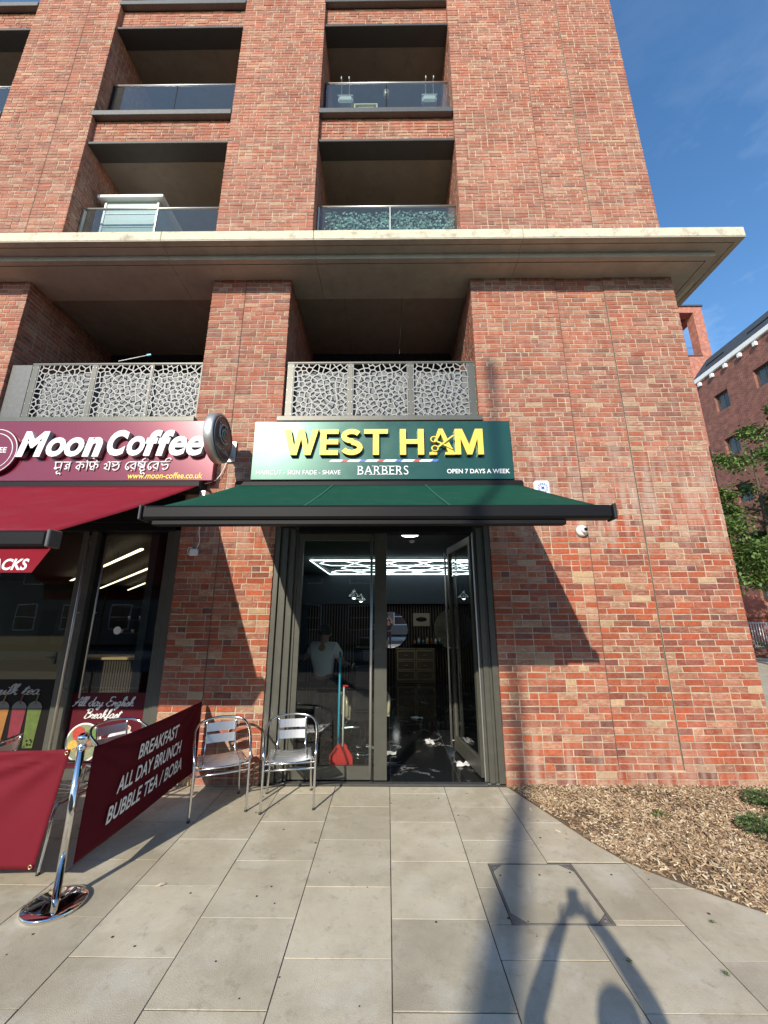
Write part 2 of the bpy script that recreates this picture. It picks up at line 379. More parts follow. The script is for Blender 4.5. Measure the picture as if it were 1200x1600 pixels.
# ------------------------------------------------------------------ ground
GR = MB(); GR.box(-400, 400, -60, 500, -.6, -.14); GR.build('ground', M['asphalt'], kind='structure')
base = MB(); base.box(-14, 40, -5.9, 60, -.13, -.0032)
base.build('pavement_bed', M['joint'], kind='structure')
pave = MB(); pave.box(-14, -14.01+8.4, -5.9, -3.15, -.0125, -.002)
def slab_at(i, j):
    x0 = .02 + .61*i; off = 0 if i % 2 == 0 else .305
    y1 = -.02 - .61*j + off - .16
    return x0, x0+.61, y1-.61, y1
def curve_x(y):     # edge of the planting bed
    pts = [(0.3,1.25),(0,1.33),(-.49,1.50),(-1.10,1.711),(-1.434,1.869),(-1.623,2.058),(-1.777,2.236),(-1.956,2.442),(-2.25,2.95),(-2.45,3.6),(-2.55,5.0),(-2.56,9)]
    for a, b in zip(pts, pts[1:]):
        if b[0] <= y <= a[0]:
            t = (a[0]-y)/(a[0]-b[0]); return a[1]+(b[1]-a[1])*t
    return 1.2 if y > 0 else 99
pavement = empty('pavement', (0, 0, 0), kind='structure')
slab_cache = {}
def put_slab(x0, x1, y0, y1):
    w, d = x1-x0-.007, y1-y0-.007
    key = (round(w,3), round(d,3), rnd.randrange(3))
    if key not in slab_cache:
        b = MB(); b.bbox(-w/2, w/2, -d/2, d/2, -.0115, 0, .0005)
        slab_cache[key] = b.mesh('paving_slab', M['paving'])
    o = bpy.data.objects.new('paving_slab', slab_cache[key]); col.objects.link(o); o.parent = pavement
    o.location = ((x0+x1)/2, (y0+y1)/2, rnd.uniform(-.001, .0018)); o.rotation_euler = (rnd.gauss(0,.0016), rnd.gauss(0,.0016), rnd.gauss(0,.0015))
MX0, MX1, MY0, MY1 = .775, 1.418, -2.052, -1.415
for i in range(-9, 9):
    for j in range(-1, 8):
        x0, x1, y0, y1 = slab_at(i, j)
        y1 = min(y1, .0)
        if y1-y0 < .05 or y0 < -4.8: continue
        if x0 > curve_x(max(y0, -2.56))+.02 and x0 > curve_x(max(min(y1,0), -2.56))+.02 and y0 > -2.5: continue
        rects = [(x0, x1, y0, y1)]
        # cut round the inspection cover
        if x1 > MX0 and x0 < MX1 and y1 > MY0 and y0 < MY1:
            rects = []
            cy0, cy1 = max(y0, MY0), min(y1, MY1)
            if x0 < MX0: rects.append((x0, MX0, cy0, cy1))
            if x1 > MX1: rects.append((MX1, x1, cy0, cy1))
            if y1 > MY1: rects.append((x0, x1, MY1, y1))
            if y0 < MY0: rects.append((x0, x1, y0, MY0))
        for r_ in rects:
            if r_[1]-r_[0] > .03 and r_[3]-r_[2] > .03: put_slab(*r_)
rest = MB()
for i in range(-22, 62):
    for j in range(-1, 9):
        x0, x1, y0, y1 = slab_at(i, j)
        if -9 <= i < 9 and j < 8 and y0 >= -4.8: continue
        if i < 9 and y1 < -5.9: continue
        y0 = max(y0, -5.895); y1 = min(y1, 0)
        if y1-y0 < .05 or (i >= 9 and y0 > -2.5) or (y1 < -5.89): continue
        rest.box(x0+.003, x1-.003, y0+.003, y1-.003, -.0115, -.0005)
for i in range(8, 60):
    for j in range(0, 60):
        x0 = .02+.61*i; y0 = .02+.61*j + (.305 if i % 2 else 0)
        if x0 < 5.6: continue
        rest.box(x0+.003, x0+.607, y0+.003, y0+.607, -.0115, -.0005)
rest.build('paving_slabs_beyond', M['paving'], pavement, kind='stuff')
kerb = MB()
for i in range(-16, 40): kerb.bbox(i*.915+.004, i*.915+.911, -6.05, -5.902, -.14, .0, .012)
kerb.build('kerb', M['concrete'], kind='structure')
road = MB(); road.box(-60, 90, -14, -6.052, -.139, -.12); road.build('road', M['asphalt'], kind='structure')
farpave = MB(); farpave.box(-60, 90, -17, -14.004, -.139, .0); farpave.build('far_pavement', M['paving'], kind='structure')

# recessed inspection cover
cov = empty('inspection_cover', ((MX0+MX1)/2, (MY0+MY1)/2, 0), label='square recessed paving cover with galvanised corner plates set in the pavement', cat='manhole cover')
hw, hd = (MX1-MX0)/2, (MY1-MY0)/2
b = MB()
for (a0,a1,b0,b1) in ((-hw+.004,hw-.004,-hd+.004,-hd+.014),(-hw+.004,hw-.004,hd-.014,hd-.004),(-hw+.004,-hw+.014,-hd+.014,hd-.014),(hw-.014,hw-.004,-hd+.014,hd-.014)):
    b.box(a0,a1,b0,b1,-.011,.0012)
b.build('frame', M['cover'], cov)
b = MB(); c_ = .085; X, Yh = hw-.019, hd-.019
poly = [(-X+c_,-Yh),(X-c_,-Yh),(X,-Yh+c_),(X,Yh-c_),(X-c_,Yh),(-X+c_,Yh),(-X,Yh-c_),(-X,-Yh+c_)]
n = len(poly)
b.v = [(x,y,-.0115) for x,y in poly] + [(x,y,-.001) for x,y in poly]
b.face(list(range(n,2*n)))
for i in range(n): j=(i+1)%n; b.face([i,j,n+j,n+i])
b.build('infill_slab', M['paving'], cov)
for sx in (-1,1):
    for sy in (-1,1):
        b = MB(); p = [(sx*X,sy*Yh),(sx*(X-c_+.006),sy*Yh),(sx*X,sy*(Yh-c_+.006))]
        if sx*sy < 0: p = p[::-1]
        b.v = [(x,y,-.008) for x,y in p]+[(x,y,-.0025) for x,y in p]; b.face([3,4,5])
        for i in range(3): j=(i+1)%3; b.face([i,j,3+j,3+i])
        b.lathe([(.010,-.003),(.010,.0005),(.004,.0008)], (sx*(X-.026), sy*(Yh-.026), 0), 12)
        b.build('corner_plate', M['cover'], cov)

# ------------------------------------------------------------------ the brick building
bld = empty('brick_building', (0, 1, 0), label='red brick apartment building with concrete cornice, balconies and two shops at its foot', cat='building')
bld_inv = Vector((0, -1, 0))
def P(mb, name, m, **k):      # part of the building given in world coordinates
    mb.xf(Matrix.Translation(bld_inv)); return mb.build(name, m, bld, **k)
PAL = [((.38,.085,.034),5,.22),((.34,.070,.028),5,.15),((.31,.074,.040),4,.35),((.38,.110,.056),4,.55),((.24,.062,.038),3,.25),((.38,.150,.090),3,.95),
       ((.165,.062,.048),.7,.15),((.22,.070,.050),1.6,.25),((.44,.30,.17),.7,1.0),((.38,.195,.118),2.2,1.2),((.30,.105,.064),3,.6)]
PALW = [w_ for _, w_, _ in PAL]
def pick(z):
    i = rnd.choices(range(len(PAL)), PALW)[0]; c = Vector(PAL[i][0])
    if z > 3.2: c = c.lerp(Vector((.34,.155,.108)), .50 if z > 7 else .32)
    k = rnd.uniform(.82, 1.12); return i, c*k
BH, GAP = .0635, .012
def brick_verts(L, D, jit, rng):    # local: length along x, outer face at y=0, body to +y
    h = BH/2; l = L/2; e = .0035
    o = [(-l,e,-h),(l,e,-h),(l,e,h),(-l,e,h)]; f = [(-l+e,0,-h+e),(l-e,0,-h+e),(l-e,0,h-e),(-l+e,0,h-e)]
    bk = [(-l,D,-h),(l,D,-h),(l,D,h),(-l,D,h)]
    J = [(rng.gauss(0,jit), rng.gauss(0,jit*.5), rng.gauss(0,jit)) for _ in range(4)]
    out = []
    for grp in (f, o):
        for p, j in zip(grp, J): out.append((p[0]+j[0], p[1]+j[1], p[2]+j[2]))
    return out + bk
BF = [[0,1,2,3],[4,5,1,0],[5,6,2,1],[6,7,3,2],[7,4,0,3],[8,9,5,4],[9,10,6,5],[10,11,7,6],[11,8,4,7]]
front = []        # facade bricks: (xc, y, zc, L)
def course_fill(u0, u1, rng, headers=.28, start=None):
    out = []; u = u0
    first = start if start else rng.choice([.215, .1025, .215, .16])
    L = first
    while u < u1 - .03:
        if u + L > u1 - .045: L = u1 - u
        out.append((u + L/2, L)); u += L + GAP
        L = .1025 if rng.random() < headers else .215
    return out
brk = MB()
def add_brick(mb, c, L, D, ux, un, tint, jit=.0018, al=.4):
    b = len(mb.v); mb.col = tuple(tint); mb.al = al
    for p in brick_verts(L, D, jit, rnd):
        mb.v.append((c[0]+ux[0]*p[0]+un[0]*p[1], c[1]+ux[1]*p[0]+un[1]*p[1], c[2]+p[2]))
    for f in BF: mb.face([b+i for i in f])
CZ = .075
XL = -9.0
def facade_spans(z):
    """(x0, x1, y, headers, start) spans of brickwork for a course at height z"""
    R0 = 4.43
    joints = [(2.62, 3.355)]
    out = []
    if z < 3.06: piers = [(-2.72,-1.47)]; xr = 1.335
    elif z < 4.52: piers = [(XL, 1.335-.01)]; xr = 1.335
    elif z < 6.97: piers = [(XL,-5.62),(-2.72,-1.50)]; xr = 1.30
    elif z < 7.23: return []
    else: piers = [(-7.0,-5.33),(-2.80,-1.21)]; xr = 1.205
    for a, b in piers:
        if a == -7.0 or a == XL:
            if z > 7: out += [(a,-5.956,0),(-5.944,b,0)]
            else: out.append((a,b,0))
        elif z < 7: out += [(a,-2.206,0),(-2.194,b,0)]
        else: out.append((a,b,0))
    if z < .17: out.append((xr, R0, 0))
    else: out += [(xr, joints[0][0]-.006, 0), (joints[0][0]+.004, joints[0][1]-.006, .016), (joints[0][1]+.008, R0, 0)]
    if z > 7.23:
        for (a, b) in ((-9.5,-7.0),(-5.33,-2.80),(-1.21,1.205)):
            zz = (z - 10.06) % 3.1
            if z > 10.0 and zz < .56: out.append((a+.002, b-.002, .10))
    return out
k = 0; z = .0375 + .005
while z < 15.6:
    for (a, b, y) in facade_spans(z):
        hd_ = 0.04 if abs(y-.016) < 1e-4 else .30
        st = None
        if abs(y-.016) < 1e-4: st = (.215, .1025, .16)[k % 3]
        for (xc, L) in course_fill(a, b, rnd, hd_, st): front.append((xc, y, z, L))
    z += CZ; k += 1
# the 300 that show largest become parts of their own, the rest one part
def vis(fb):
    x, y, z, L = fb
    if z > 3.0: return 99
    if x < -2.72 or x > 4.6: return 99
    if -2.7 < x < -1.4 and z < .5: return 30 + L
    d = Vector((x, 5.1, z-1.866)).length
    return d + (.6 if L < .15 else 0) + (1.2 if (z > 1.3 and x < 2.2) else 0)
order = sorted(range(len(front)), key=lambda i: vis(front[i])); single = set(order[:300])
bcache = {}
for i, (x, y, z, L) in enumerate(front):
    pi_, tint = pick(z)
    if i in single:
        kk = (round(L, 3), pi_ , rnd.randrange(2))
        if kk not in bcache:
            m_ = MB(); add_brick(m_, (0,0,0), L, .06, (1,0), (0,1), tint, al=PAL[pi_][2]); bcache[kk] = m_.mesh('brick', M['brick'])
        o = bpy.data.objects.new('brick', bcache[kk]); col.objects.link(o); o.parent = bld
        o.location = (x, y-1+rnd.gauss(0,.0012), z); o.rotation_euler = (0, rnd.gauss(0,.003), rnd.gauss(0,.004))
    else:
        add_brick(brk, (x, y+rnd.gauss(0,.0012), z), L, .06, (1,0), (0,1), tint, al=PAL[pi_][2])
# reveals: brick faces on planes X = const running back in Y
def reveal(xp, nx, y0, y1, z0, z1):
    z = .0375+.005+CZ*math.ceil((z0-.0)/CZ)
    while z < z1:
        for (yc, L) in course_fill(y0, y1, rnd, .3):
            _, t = pick(z); add_brick(brk, (xp, yc, z), L, .06, (0, 1 if nx > 0 else -1) , (-nx, 0), t)
        z += CZ
for (xp, nx) in ((-5.62, 1), (-2.72,-1), (-1.50, 1), (1.30,-1)): reveal(xp, nx, .065, 1.9, 4.55, 6.95)
for (xp, nx) in ((-7.0,-1), (-5.33, 1), (-2.80,-1), (-1.21, 1), (1.205,-1)): reveal(xp, nx, .065, 1.9, 7.25, 15.6)
reveal(4.43, 1, .065, 6, 0, 6.9)
reveal(4.43, 1, .065, 6, 7.25, 15.6)
P(brk, 'brickwork', M['brick'], kind='stuff')
# mortar / wall core
w = MB(); q = .0060
def core(x0, x1, z0, z1, y0=q, y1=.5): w.box(x0+q, x1-q, y0, y1, z0, z1)
core(-2.72,-1.47,0,3.06); core(1.335,2.619,0,4.52); core(2.612,3.357,0,4.52,.0220,.5); core(3.34,4.43,0,4.52)
w.box(2.615,3.355,.0125,.4,0,.166)
core(XL,1.34,3.06,4.52); core(XL,-5.62,4.52,6.99); core(-2.72,-1.50,4.52,6.99)
core(1.30,2.619,4.52,6.99); core(2.612,3.357,4.52,6.99,.0220,.5); core(3.34,4.43,4.52,6.99)
core(-7.0,-5.33,7.2,15.7); core(-2.80,-1.21,7.2,15.7); core(1.205,2.619,7.2,15.7); core(2.612,3.357,7.2,15.7,.0220,.5); core(3.34,4.43,7.2,15.7)
for z0 in (10.06, 13.16):
    for (a, b_) in ((-9.5,-7.0),(-5.33,-2.80),(-1.21,1.205)): w.box(a, b_, .1085, .35, z0+.01, z0+.57)
# deep cross walls between the flats, and the flank
for (a, b_) in ((XL,-5.62-.0),(-2.72,-1.50),(1.30,4.43)): w.box(a+q, b_-q, .5, 9, 3.3, 6.98)
for (a, b_) in ((-7.0,-5.33),(-2.80,-1.21),(1.205,4.43)): w.box(a+q, b_-q, .5, 9, 7.2, 15.7)
w.box(-2.72+q,-1.47-q,.5,.9,0,3.3); w.box(3.31,4.43-q,.5,9,0,3.3); w.box(1.335+q,3.3,.5,.56,0,3.3)
P(w, 'wall', M['mortar'])
w = MB()
for (xx, z0, z1, yy) in ((3.352,.17,4.52,.003),(3.352,4.53,6.96,.003),(3.352,7.24,15.6,.003),(2.617,.17,6.96,.0045),(2.617,7.24,15.6,.0045),(-2.2,3.06,6.96,.004),(-2.2,.03,3.04,.004),(-5.95,7.24,15.6,.003)):
    w.box(xx-.0055, xx+.0055, yy, .05, z0, z1)
P(w, 'movement_joints', M['joint'], kind='stuff')

# cornice in cast lengths
segs = [-12,-9.3,-6.6,-3.25,-1.05,1.95,5.09]
for a, b_ in zip(segs, segs[1:]):
    m_ = MB(); e = .003; last = b_ == 5.09
    y1 = 9 if last else 1.2
    m_.mi = 0; m_.bbox(a+e, b_-(0 if last else e), -.605, y1, 7.075, 7.233, .006)
    m_.mi = 1
    xr = b_-e if not last else b_
    # underside strips with drip grooves between
    m_.box(a+e, xr, -.600, -.515, 7.0602, 7.0748)
    if last: m_.box(xr-.085, xr, -.515, 9, 7.0602, 7.0748); xr2 = xr-.10
    else: xr2 = xr
    m_.box(a+e, xr2, -.500, .2, 7.0602, 7.0748)
    x3 = 4.83 if last else xr
    m_.box(a+e, x3, -.370, -.290, 6.97, 7.0598)
    if last: m_.box(x3-.08, x3, -.290, 9, 6.97, 7.0598); x4 = x3-.095
    else: x4 = x3
    m_.box(a+e, x4, -.275, .40, 6.97, 7.0598)
    if last: m_.box(4.44, x4, .40, 9, 6.97, 7.0598)
    P(m_, 'cornice_length', [M['fascia'], M['concrete']])
# soffits of the first-floor loggias; their deep shade is put into a darker concrete
for (a, b_) in ((-5.62,-2.72),(-1.50,1.30)):
    m_ = MB(); m = (a+b_)/2
    for (c0, c1) in ((a,a+.78),(a+.785,m+.35),(m+.355,b_)):
        m_.box(c0, c1, .402, 1.9, 7.0, 7.06)
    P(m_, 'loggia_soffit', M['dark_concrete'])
    m_ = MB()
    for kx in range(12):
        x0 = a + (b_-a)*kx/12; m_.box(x0+.003, x0+(b_-a)/12-.003, 1.88, 1.95, 4.5, 7.0)
    P(m_, 'loggia_cladding', M['soffit_metal'])
    m_ = MB(); m_.box(a-.05, b_+.05, 1.955, 2.1, 4.4, 7.055); P(m_, 'loggia_back_wall', M['soffit_metal'])
    m_ = MB(); m_.box(a, b_, .02, 1.95, 4.50, 4.56); P(m_, 'loggia_floor', M['dark_concrete'])
# upper storeys: soffits, ledges, back walls
for (a, b_) in ((-9.5,-7.0),(-5.33,-2.80),(-1.21,1.205)):
    for zc in (10.0, 13.1):
        m_ = MB(); m_.bbox(a+.002, b_-.002, .04, .36, zc-.005, zc+.05, .006); P(m_, 'lintel', M['soffit_metal'])
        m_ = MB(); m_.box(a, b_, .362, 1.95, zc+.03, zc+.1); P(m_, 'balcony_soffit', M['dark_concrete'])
    for zf in (10.63, 13.73):
        m_ = MB(); m_.bbox(a-.02, b_-.012, -.012, .09, zf, zf+.115, .005); m_.box(a+.002, b_-.002, .09, 1.95, zf+.02, zf+.10); P(m_, 'balcony_ledge', M['ledge'])
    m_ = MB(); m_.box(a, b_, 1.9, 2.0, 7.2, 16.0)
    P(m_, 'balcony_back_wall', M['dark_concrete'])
    # sliding door frames with glass in the back wall
    for zf in (7.3, 10.8, 13.9):
        m_ = MB(); x0, x1 = a+.35, b_-.35; z1 = zf+2.1
        for xx in (x0, (x0+x1)/2-.03, x1-.06): m_.box(xx, xx+.06, 1.86, 1.898, zf, z1)
        m_.box(x0+.06, x1-.06, 1.862, 1.897, z1-.06, z1)
        fr = P(m_, 'balcony_door', M['frame'])
        g = MB(); g.box(x0+.05, x1-.05, 1.875-1, 1.885-1, zf, z1-.05); g.build('pane', M['glass_balc'], fr)
# glass balustrades
for (a, b_) in ((-9.5,-7.0),(-5.33,-2.80),(-1.21,1.205)):
    for zi, (zf, zr) in enumerate(((7.30, 8.77), (10.75, 11.87), (13.85, 14.97))):
        mid = (a+b_)/2 + (.06 if zi == 0 else .0)
        for (x0, x1) in ((a+.05, mid-.008), (mid+.008, b_-.01)):
            g = MB(); g.bbox(x0, x1, .255, .270, zf+.01, zr-.02, .002); P(g, 'glass_panel', M['glass_balc'])
        g = MB(); g.tube([(a+.02,.262,zr),(b_-.005,.262,zr)], .021, 10); P(g, 'handrail', M['steel'])
        g = MB(); g.box(mid-.006, mid+.006, .25, .275, zf+.01, zr-.02)
        P(g, 'baluster', M['steel'] if zi == 0 else M['black_metal'])
        g = MB(); g.box(a+.02, a+.045, .24, .29, zf, zr-.02); P(g, 'baluster', M['steel'] if zi == 0 else M['black_metal'])

# lattice balustrades: cut plates with polygonal holes
def voronoi_plate(W, Hh, n, seed, bar=.0075, th=.006):
    r = random.Random(seed); pts = []
    tries = 0
    mind = math.sqrt(W*Hh/n)*.72
    while len(pts) < n and tries < 20000:
        p = (r.uniform(0, W), r.uniform(0, Hh)); tries += 1
        if all((p[0]-q_[0])**2+(p[1]-q_[1])**2 > mind*mind for q_ in pts): pts.append(p)
    mb = MB()
    for i, p in enumerate(pts):
        poly = [(0,0),(W,0),(W,Hh),(0,Hh)]
        for j, q_ in enumerate(pts):
            if i == j or (p[0]-q_[0])**2+(p[1]-q_[1])**2 > (mind*5)**2: continue
            mx_, my_ = (p[0]+q_[0])/2, (p[1]+q_[1])/2; dx, dy = q_[0]-p[0], q_[1]-p[1]
            new = []
            for a_, b2 in zip(poly, poly[1:]+poly[:1]):
                da = (a_[0]-mx_)*dx+(a_[1]-my_)*dy; db = (b2[0]-mx_)*dx+(b2[1]-my_)*dy
                if da <= 0: new.append(a_)
                if (da < 0 < db) or (db < 0 < da):
                    t = da/(da-db); new.append((a_[0]+(b2[0]-a_[0])*t, a_[1]+(b2[1]-a_[1])*t))
            poly = new
            if len(poly) < 3: break
        if len(poly) < 3: continue
        # merge tiny edges
        pp = []
        for a_ in poly:
            if not pp or (a_[0]-pp[-1][0])**2+(a_[1]-pp[-1][1])**2 > 1e-5: pp.append(a_)
        poly = pp; m_ = len(poly)
        if m_ < 3: continue
        inner = []
        for t in range(m_):     # true inset by bar
            a_, c_, d_ = Vector(poly[t-1]), Vector(poly[t]), Vector(poly[(t+1) % m_])
            e1 = (c_-a_).normalized(); e2 = (d_-c_).normalized()
            n1 = Vector((-e1.y, e1.x)); n2 = Vector((-e2.y, e2.x)); s_ = n1+n2
            if s_.length < 1e-4: inner.append(c_+n1*bar); continue
            s_.normalize(); inner.append(c_ + s_*(bar/max(.35, s_.dot(n1))))
        b0 = len(mb.v)
        for (x, z_) in poly: mb.v.append((x, 0, z_))
        for v_ in inner: mb.v.append((v_.x, 0, v_.y))
        for v_ in inner: mb.v.append((v_.x, th, v_.y))
        for t in range(m_):
            u = (t+1) % m_
            mb.face([b0+t, b0+u, b0+m_+u, b0+m_+t]); mb.face([b0+m_+t, b0+m_+u, b0+2*m_+u, b0+2*m_+t])
    return mb
LW, LH = .80, .885
plates = [voronoi_plate(LW, LH, 105, s).mesh('lattice_panel', M['lattice']) for s in (3, 8, 21)]
for bi, (xs, a, b_) in enumerate(((( -5.19, -4.31, -3.475), -5.56, -2.74), ((-1.375, -.50, .385), -1.50, 1.30))):
    for i, x0 in enumerate(xs):
        o = bpy.data.objects.new('lattice_panel', plates[(i+bi) % 3]); col.objects.link(o); o.parent = bld; o.location = (x0, .05-1, 4.605)
        if bi == 0 and i == 2: o.scale = (.90, 1, 1)
    m_ = MB()
    ends = [(xs[0]-.10, xs[0]-.002), (xs[0]+LW+.002, xs[1]-.002), (xs[1]+LW+.002, xs[2]-.002), (xs[2]+LW*(.9 if bi == 0 else 1)+.002, b_+.0)]
    for (p, q_) in ends: m_.bbox(p, q_, .045, .085, 4.58, 5.50, .003)
    m_.box(xs[0]-.10, b_, .04, .09, 5.4905, 5.515)
    P(m_, 'balustrade_frame', M['frame'])
    m_ = MB()
    for (p, q_) in ends:
        for zz in (4.66, 4.85, 5.05, 5.25, 5.44):
            for xx in (p+.012, q_-.012):
                if q_-p > .03: m_.lathe([(.006,0),(.004,-.004)], (xx, .0448, zz), 8, 'Y')
    P(m_, 'bolts', M['steel'], kind='stuff')
    m_ = MB(); m_.box(xs[0]-.1, b_, .135, .142, 4.57, 5.40); P(m_, 'balustrade_backing', M['lattice_back'])
    m_ = MB(); m_.bbox(a-.05, b_+.03, -.07, .04, 4.50, 4.575, .004); P(m_, 'balcony_ledge', M['frame'])
# a paler dust-streaked end post in the left loggia
m_ = MB(); m_.box(-5.60,-5.30,.048,.08,4.58,5.49); P(m_, 'end_panel', M['ledge'])

# ------------------------------------------------------------------ barber shopfront
def frame_boxes(lst, name, m, **k):
    m_ = MB()
    for t in lst: m_.bbox(*t, .003)
    return P(m_, name, m, **k)
jl = frame_boxes([(-1.468,-1.405,.02,.30,.02,3.03),(-1.404,-1.372,.055,.30,.02,3.0),(-1.371,-1.305,.035,.30,.02,2.99),(-1.304,-1.275,.07,.30,.02,2.98),(-1.274,-1.215,.05,.30,.02,2.97),(-1.214,-1.178,.09,.30,.02,2.965)], 'shopfront_jamb', M['frame'])
jr = frame_boxes([(1.262,1.333,.02,.30,.02,3.03),(1.225,1.261,.055,.30,.02,3.0),(1.16,1.224,.035,.30,.02,2.99),(1.125,1.159,.07,.30,.02,2.98)], 'shopfront_jamb', M['frame'])
frame_boxes([(-1.178,1.125,.03,.26,2.93,3.06)], 'shopfront_head', M['black_metal'])
frame_boxes([(-1.47,1.335,-.04,.035,3.03,3.40)], 'shopfront_head', M['black_metal'])
frame_boxes([(-1.18,1.13,.0,.075,.004,.024)], 'threshold', M['ledge'])
# closed left leaf
ld = frame_boxes([(-1.175,-1.11,.10,.155,.03,2.925),(-.165,-.012,.085,.165,.03,2.925),(-1.109,-.166,.10,.155,.03,.17),(-1.109,-.166,.10,.155,2.83,2.925)], 'door', M['frame'], label='closed glazed door leaf')
g = MB(); g.box(-1.11,-.165,.122-1,.130-1,.17,2.83); g.build('pane', M['glass'], ld)
def pull(x, y, z0, z1, parent, rz=0):
    m_ = MB(); m_.tube([(x,y,z0),(x,y,z1)], .016, 14)
    for zz in (z0+.06, (z0+z1)/2, z1-.06): m_.tube([(x,y,zz),(x,y+.055,zz)], .008, 8)
    m_.build('handle', M['steel'], parent)
pull(-.205, .045-1, .07, 2.9, ld)
# open right leaf swung inwards
hinge = Vector((1.12, .16)); free = Vector((.975, 1.22)); dv = (free-hinge); Lf = dv.length; ang = math.atan2(dv.y, dv.x)
rd = bpy.data.objects.new('door', None)
m_ = MB()
for t in ((0,.075,-.028,.028,.035,2.9),(Lf-.085,Lf,-.028,.028,.035,2.9),(.0755,Lf-.0855,-.028,.028,.035,.22),(.0755,Lf-.0855,-.028,.028,2.80,2.9)): m_.bbox(*t, .003)
rd = m_.build('door', M['frame'], bld, label='glazed door leaf standing open inwards'); rd.location = (hinge.x, hinge.y-1, 0); rd.rotation_euler = (0, 0, ang)
g = MB(); g.box(.075,Lf-.085,-.004,.004,.22,2.8); g.build('pane', M['glass'], rd)
m_ = MB(); m_.tube([(Lf-.04,.075,.09),(Lf-.04,.075,2.82)], .016, 14)
for zz in (.15,1.4,2.75): m_.tube([(Lf-.04,.075,zz),(Lf-.04,.02,zz)], .008, 8)
m_.build('handle', M['steel'], rd)
m_ = MB(); m_.tube([(Lf-.12,-.075,.09),(Lf-.12,-.075,2.82)], .014, 14)
for zz in (.15,1.4,2.75): m_.tube([(Lf-.12,-.075,zz),(Lf-.12,-.02,zz)], .008, 8)
m_.build('handle', M['steel'], rd)
frame_boxes([(1.108,1.124,.055,.075,.03,2.93)], 'door_seal', M['alu_matt'])

# ------------------------------------------------------------------ barber interior
RM = {}
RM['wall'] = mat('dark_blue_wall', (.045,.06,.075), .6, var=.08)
RM['ceil'] = mat('grey_ceiling', (.10,.12,.12), .8, var=.05)
RM['slat'] = mat('oak_slat', (.17,.12,.08), .6, var=.25, vscale=14)
RM['black'] = mat('black_felt', (.012,.012,.012), .95)
RM['led'] = mat('led_tube', (1,1,1), .5, emit=(.80,.95,1), estr=3.5)
RM['lamp'] = mat('lamp_disc', (1,1,1), .5, emit=(.95,1,.96), estr=7)
RM['warm'] = mat('warm_strip', (1,1,1), .5, emit=(1,.84,.55), estr=3)
RM['mirror'] = mat('mirror', (.9,.9,.9), .01, 1.0)
RM['leather'] = mat('black_leather', (.015,.015,.015), .4, bump=.2, bscale=200)
RM['cream'] = mat('cream_enamel', (.55,.48,.32), .35, .3)
RM['brass'] = mat('brass', (.70,.55,.30), .3, .9)
RM['wood'] = mat('drawer_wood', (.16,.12,.075), .5, var=.2, vscale=20)
def marble():
    m = mat('black_marble', (.013,.014,.015), .10, spec=.6); N = m.node_tree.nodes; L = m.node_tree.links; b = N['Principled BSDF']
    geo = [n for n in N if n.type == 'NEW_GEOMETRY'][0]
    nz = N.new('ShaderNodeTexNoise'); nz.inputs['Scale'].default_value = 1.4; nz.inputs['Detail'].default_value = 8; nz.inputs['Roughness'].default_value = .62; nz.inputs['Distortion'].default_value = .5
    L.new(geo.outputs['Position'], nz.inputs['Vector'])
    s1 = N.new('ShaderNodeMath'); s1.operation = 'SUBTRACT'; s1.inputs[1].default_value = .5; L.new(nz.outputs['Fac'], s1.inputs[0])
    s2 = N.new('ShaderNodeMath'); s2.operation = 'ABSOLUTE'; L.new(s1.outputs[0], s2.inputs[0])
    r = N.new('ShaderNodeMapRange'); r.inputs[1].default_value = .0; r.inputs[2].default_value = .012; r.inputs[3].default_value = .9; r.inputs[4].default_value = 0
    L.new(s2.outputs[0], r.inputs[0])
    n2 = N.new('ShaderNodeTexNoise'); n2.inputs['Scale'].default_value = 2.0; L.new(geo.outputs['Position'], n2.inputs['Vector'])
    r2 = N.new('ShaderNodeMapRange'); r2.inputs[1].default_value = .47; r2.inputs[2].default_value = .62; L.new(n2.outputs['Fac'], r2.inputs[0])
    mu = N.new('ShaderNodeMath'); mu.operation = 'MULTIPLY'; L.new(r.outputs[0], mu.inputs[0]); L.new(r2.outputs[0], mu.inputs[1])
    mm = N.new('ShaderNodeMixRGB'); mm.inputs[1].default_value = (.013,.014,.015,1); mm.inputs[2].default_value = (.55,.55,.55,1)
    L.new(mu.outputs[0], mm.inputs[0]); L.new(mm.outputs[0], b.inputs['Base Color']); return m
RM['marble'] = marble()
RM['grout'] = mat('grout', (.20,.20,.20), .8)
BW = 7.4
room = MB()
room.box(-3.3,-3.2,.35,BW,.0,3.2); room.box(3.2,3.3,.35,BW,0,3.2); room.box(-3.3,3.3,BW,BW+.1,0,3.2)
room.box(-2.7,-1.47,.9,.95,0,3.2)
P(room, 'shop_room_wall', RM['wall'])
m_ = MB(); m_.box(-3.3,3.3,.30,BW,3.12,3.2); P(m_, 'shop_ceiling', RM['ceil'])
fl = MB(); fl.box(-3.2,3.2,.08,BW,-.01,.006); shopfloor = fl.build('shop_floor', RM['grout'], kind='structure')
tm = MB(); tm.bbox(-.3965,.3965,-.3965,.3965,-.004,.006,.001); tmesh = tm.mesh('floor_tile', RM['marble'])
for i in range(-4,4):
    for j in range(0,9):
        if j == 0 and not -2 <= i <= 0: pass
        o = bpy.data.objects.new('floor_tile', tmesh); col.objects.link(o); o.parent = shopfloor
        o.location = (.35+.8*i+.08, .08+.4+.8*j, .010)
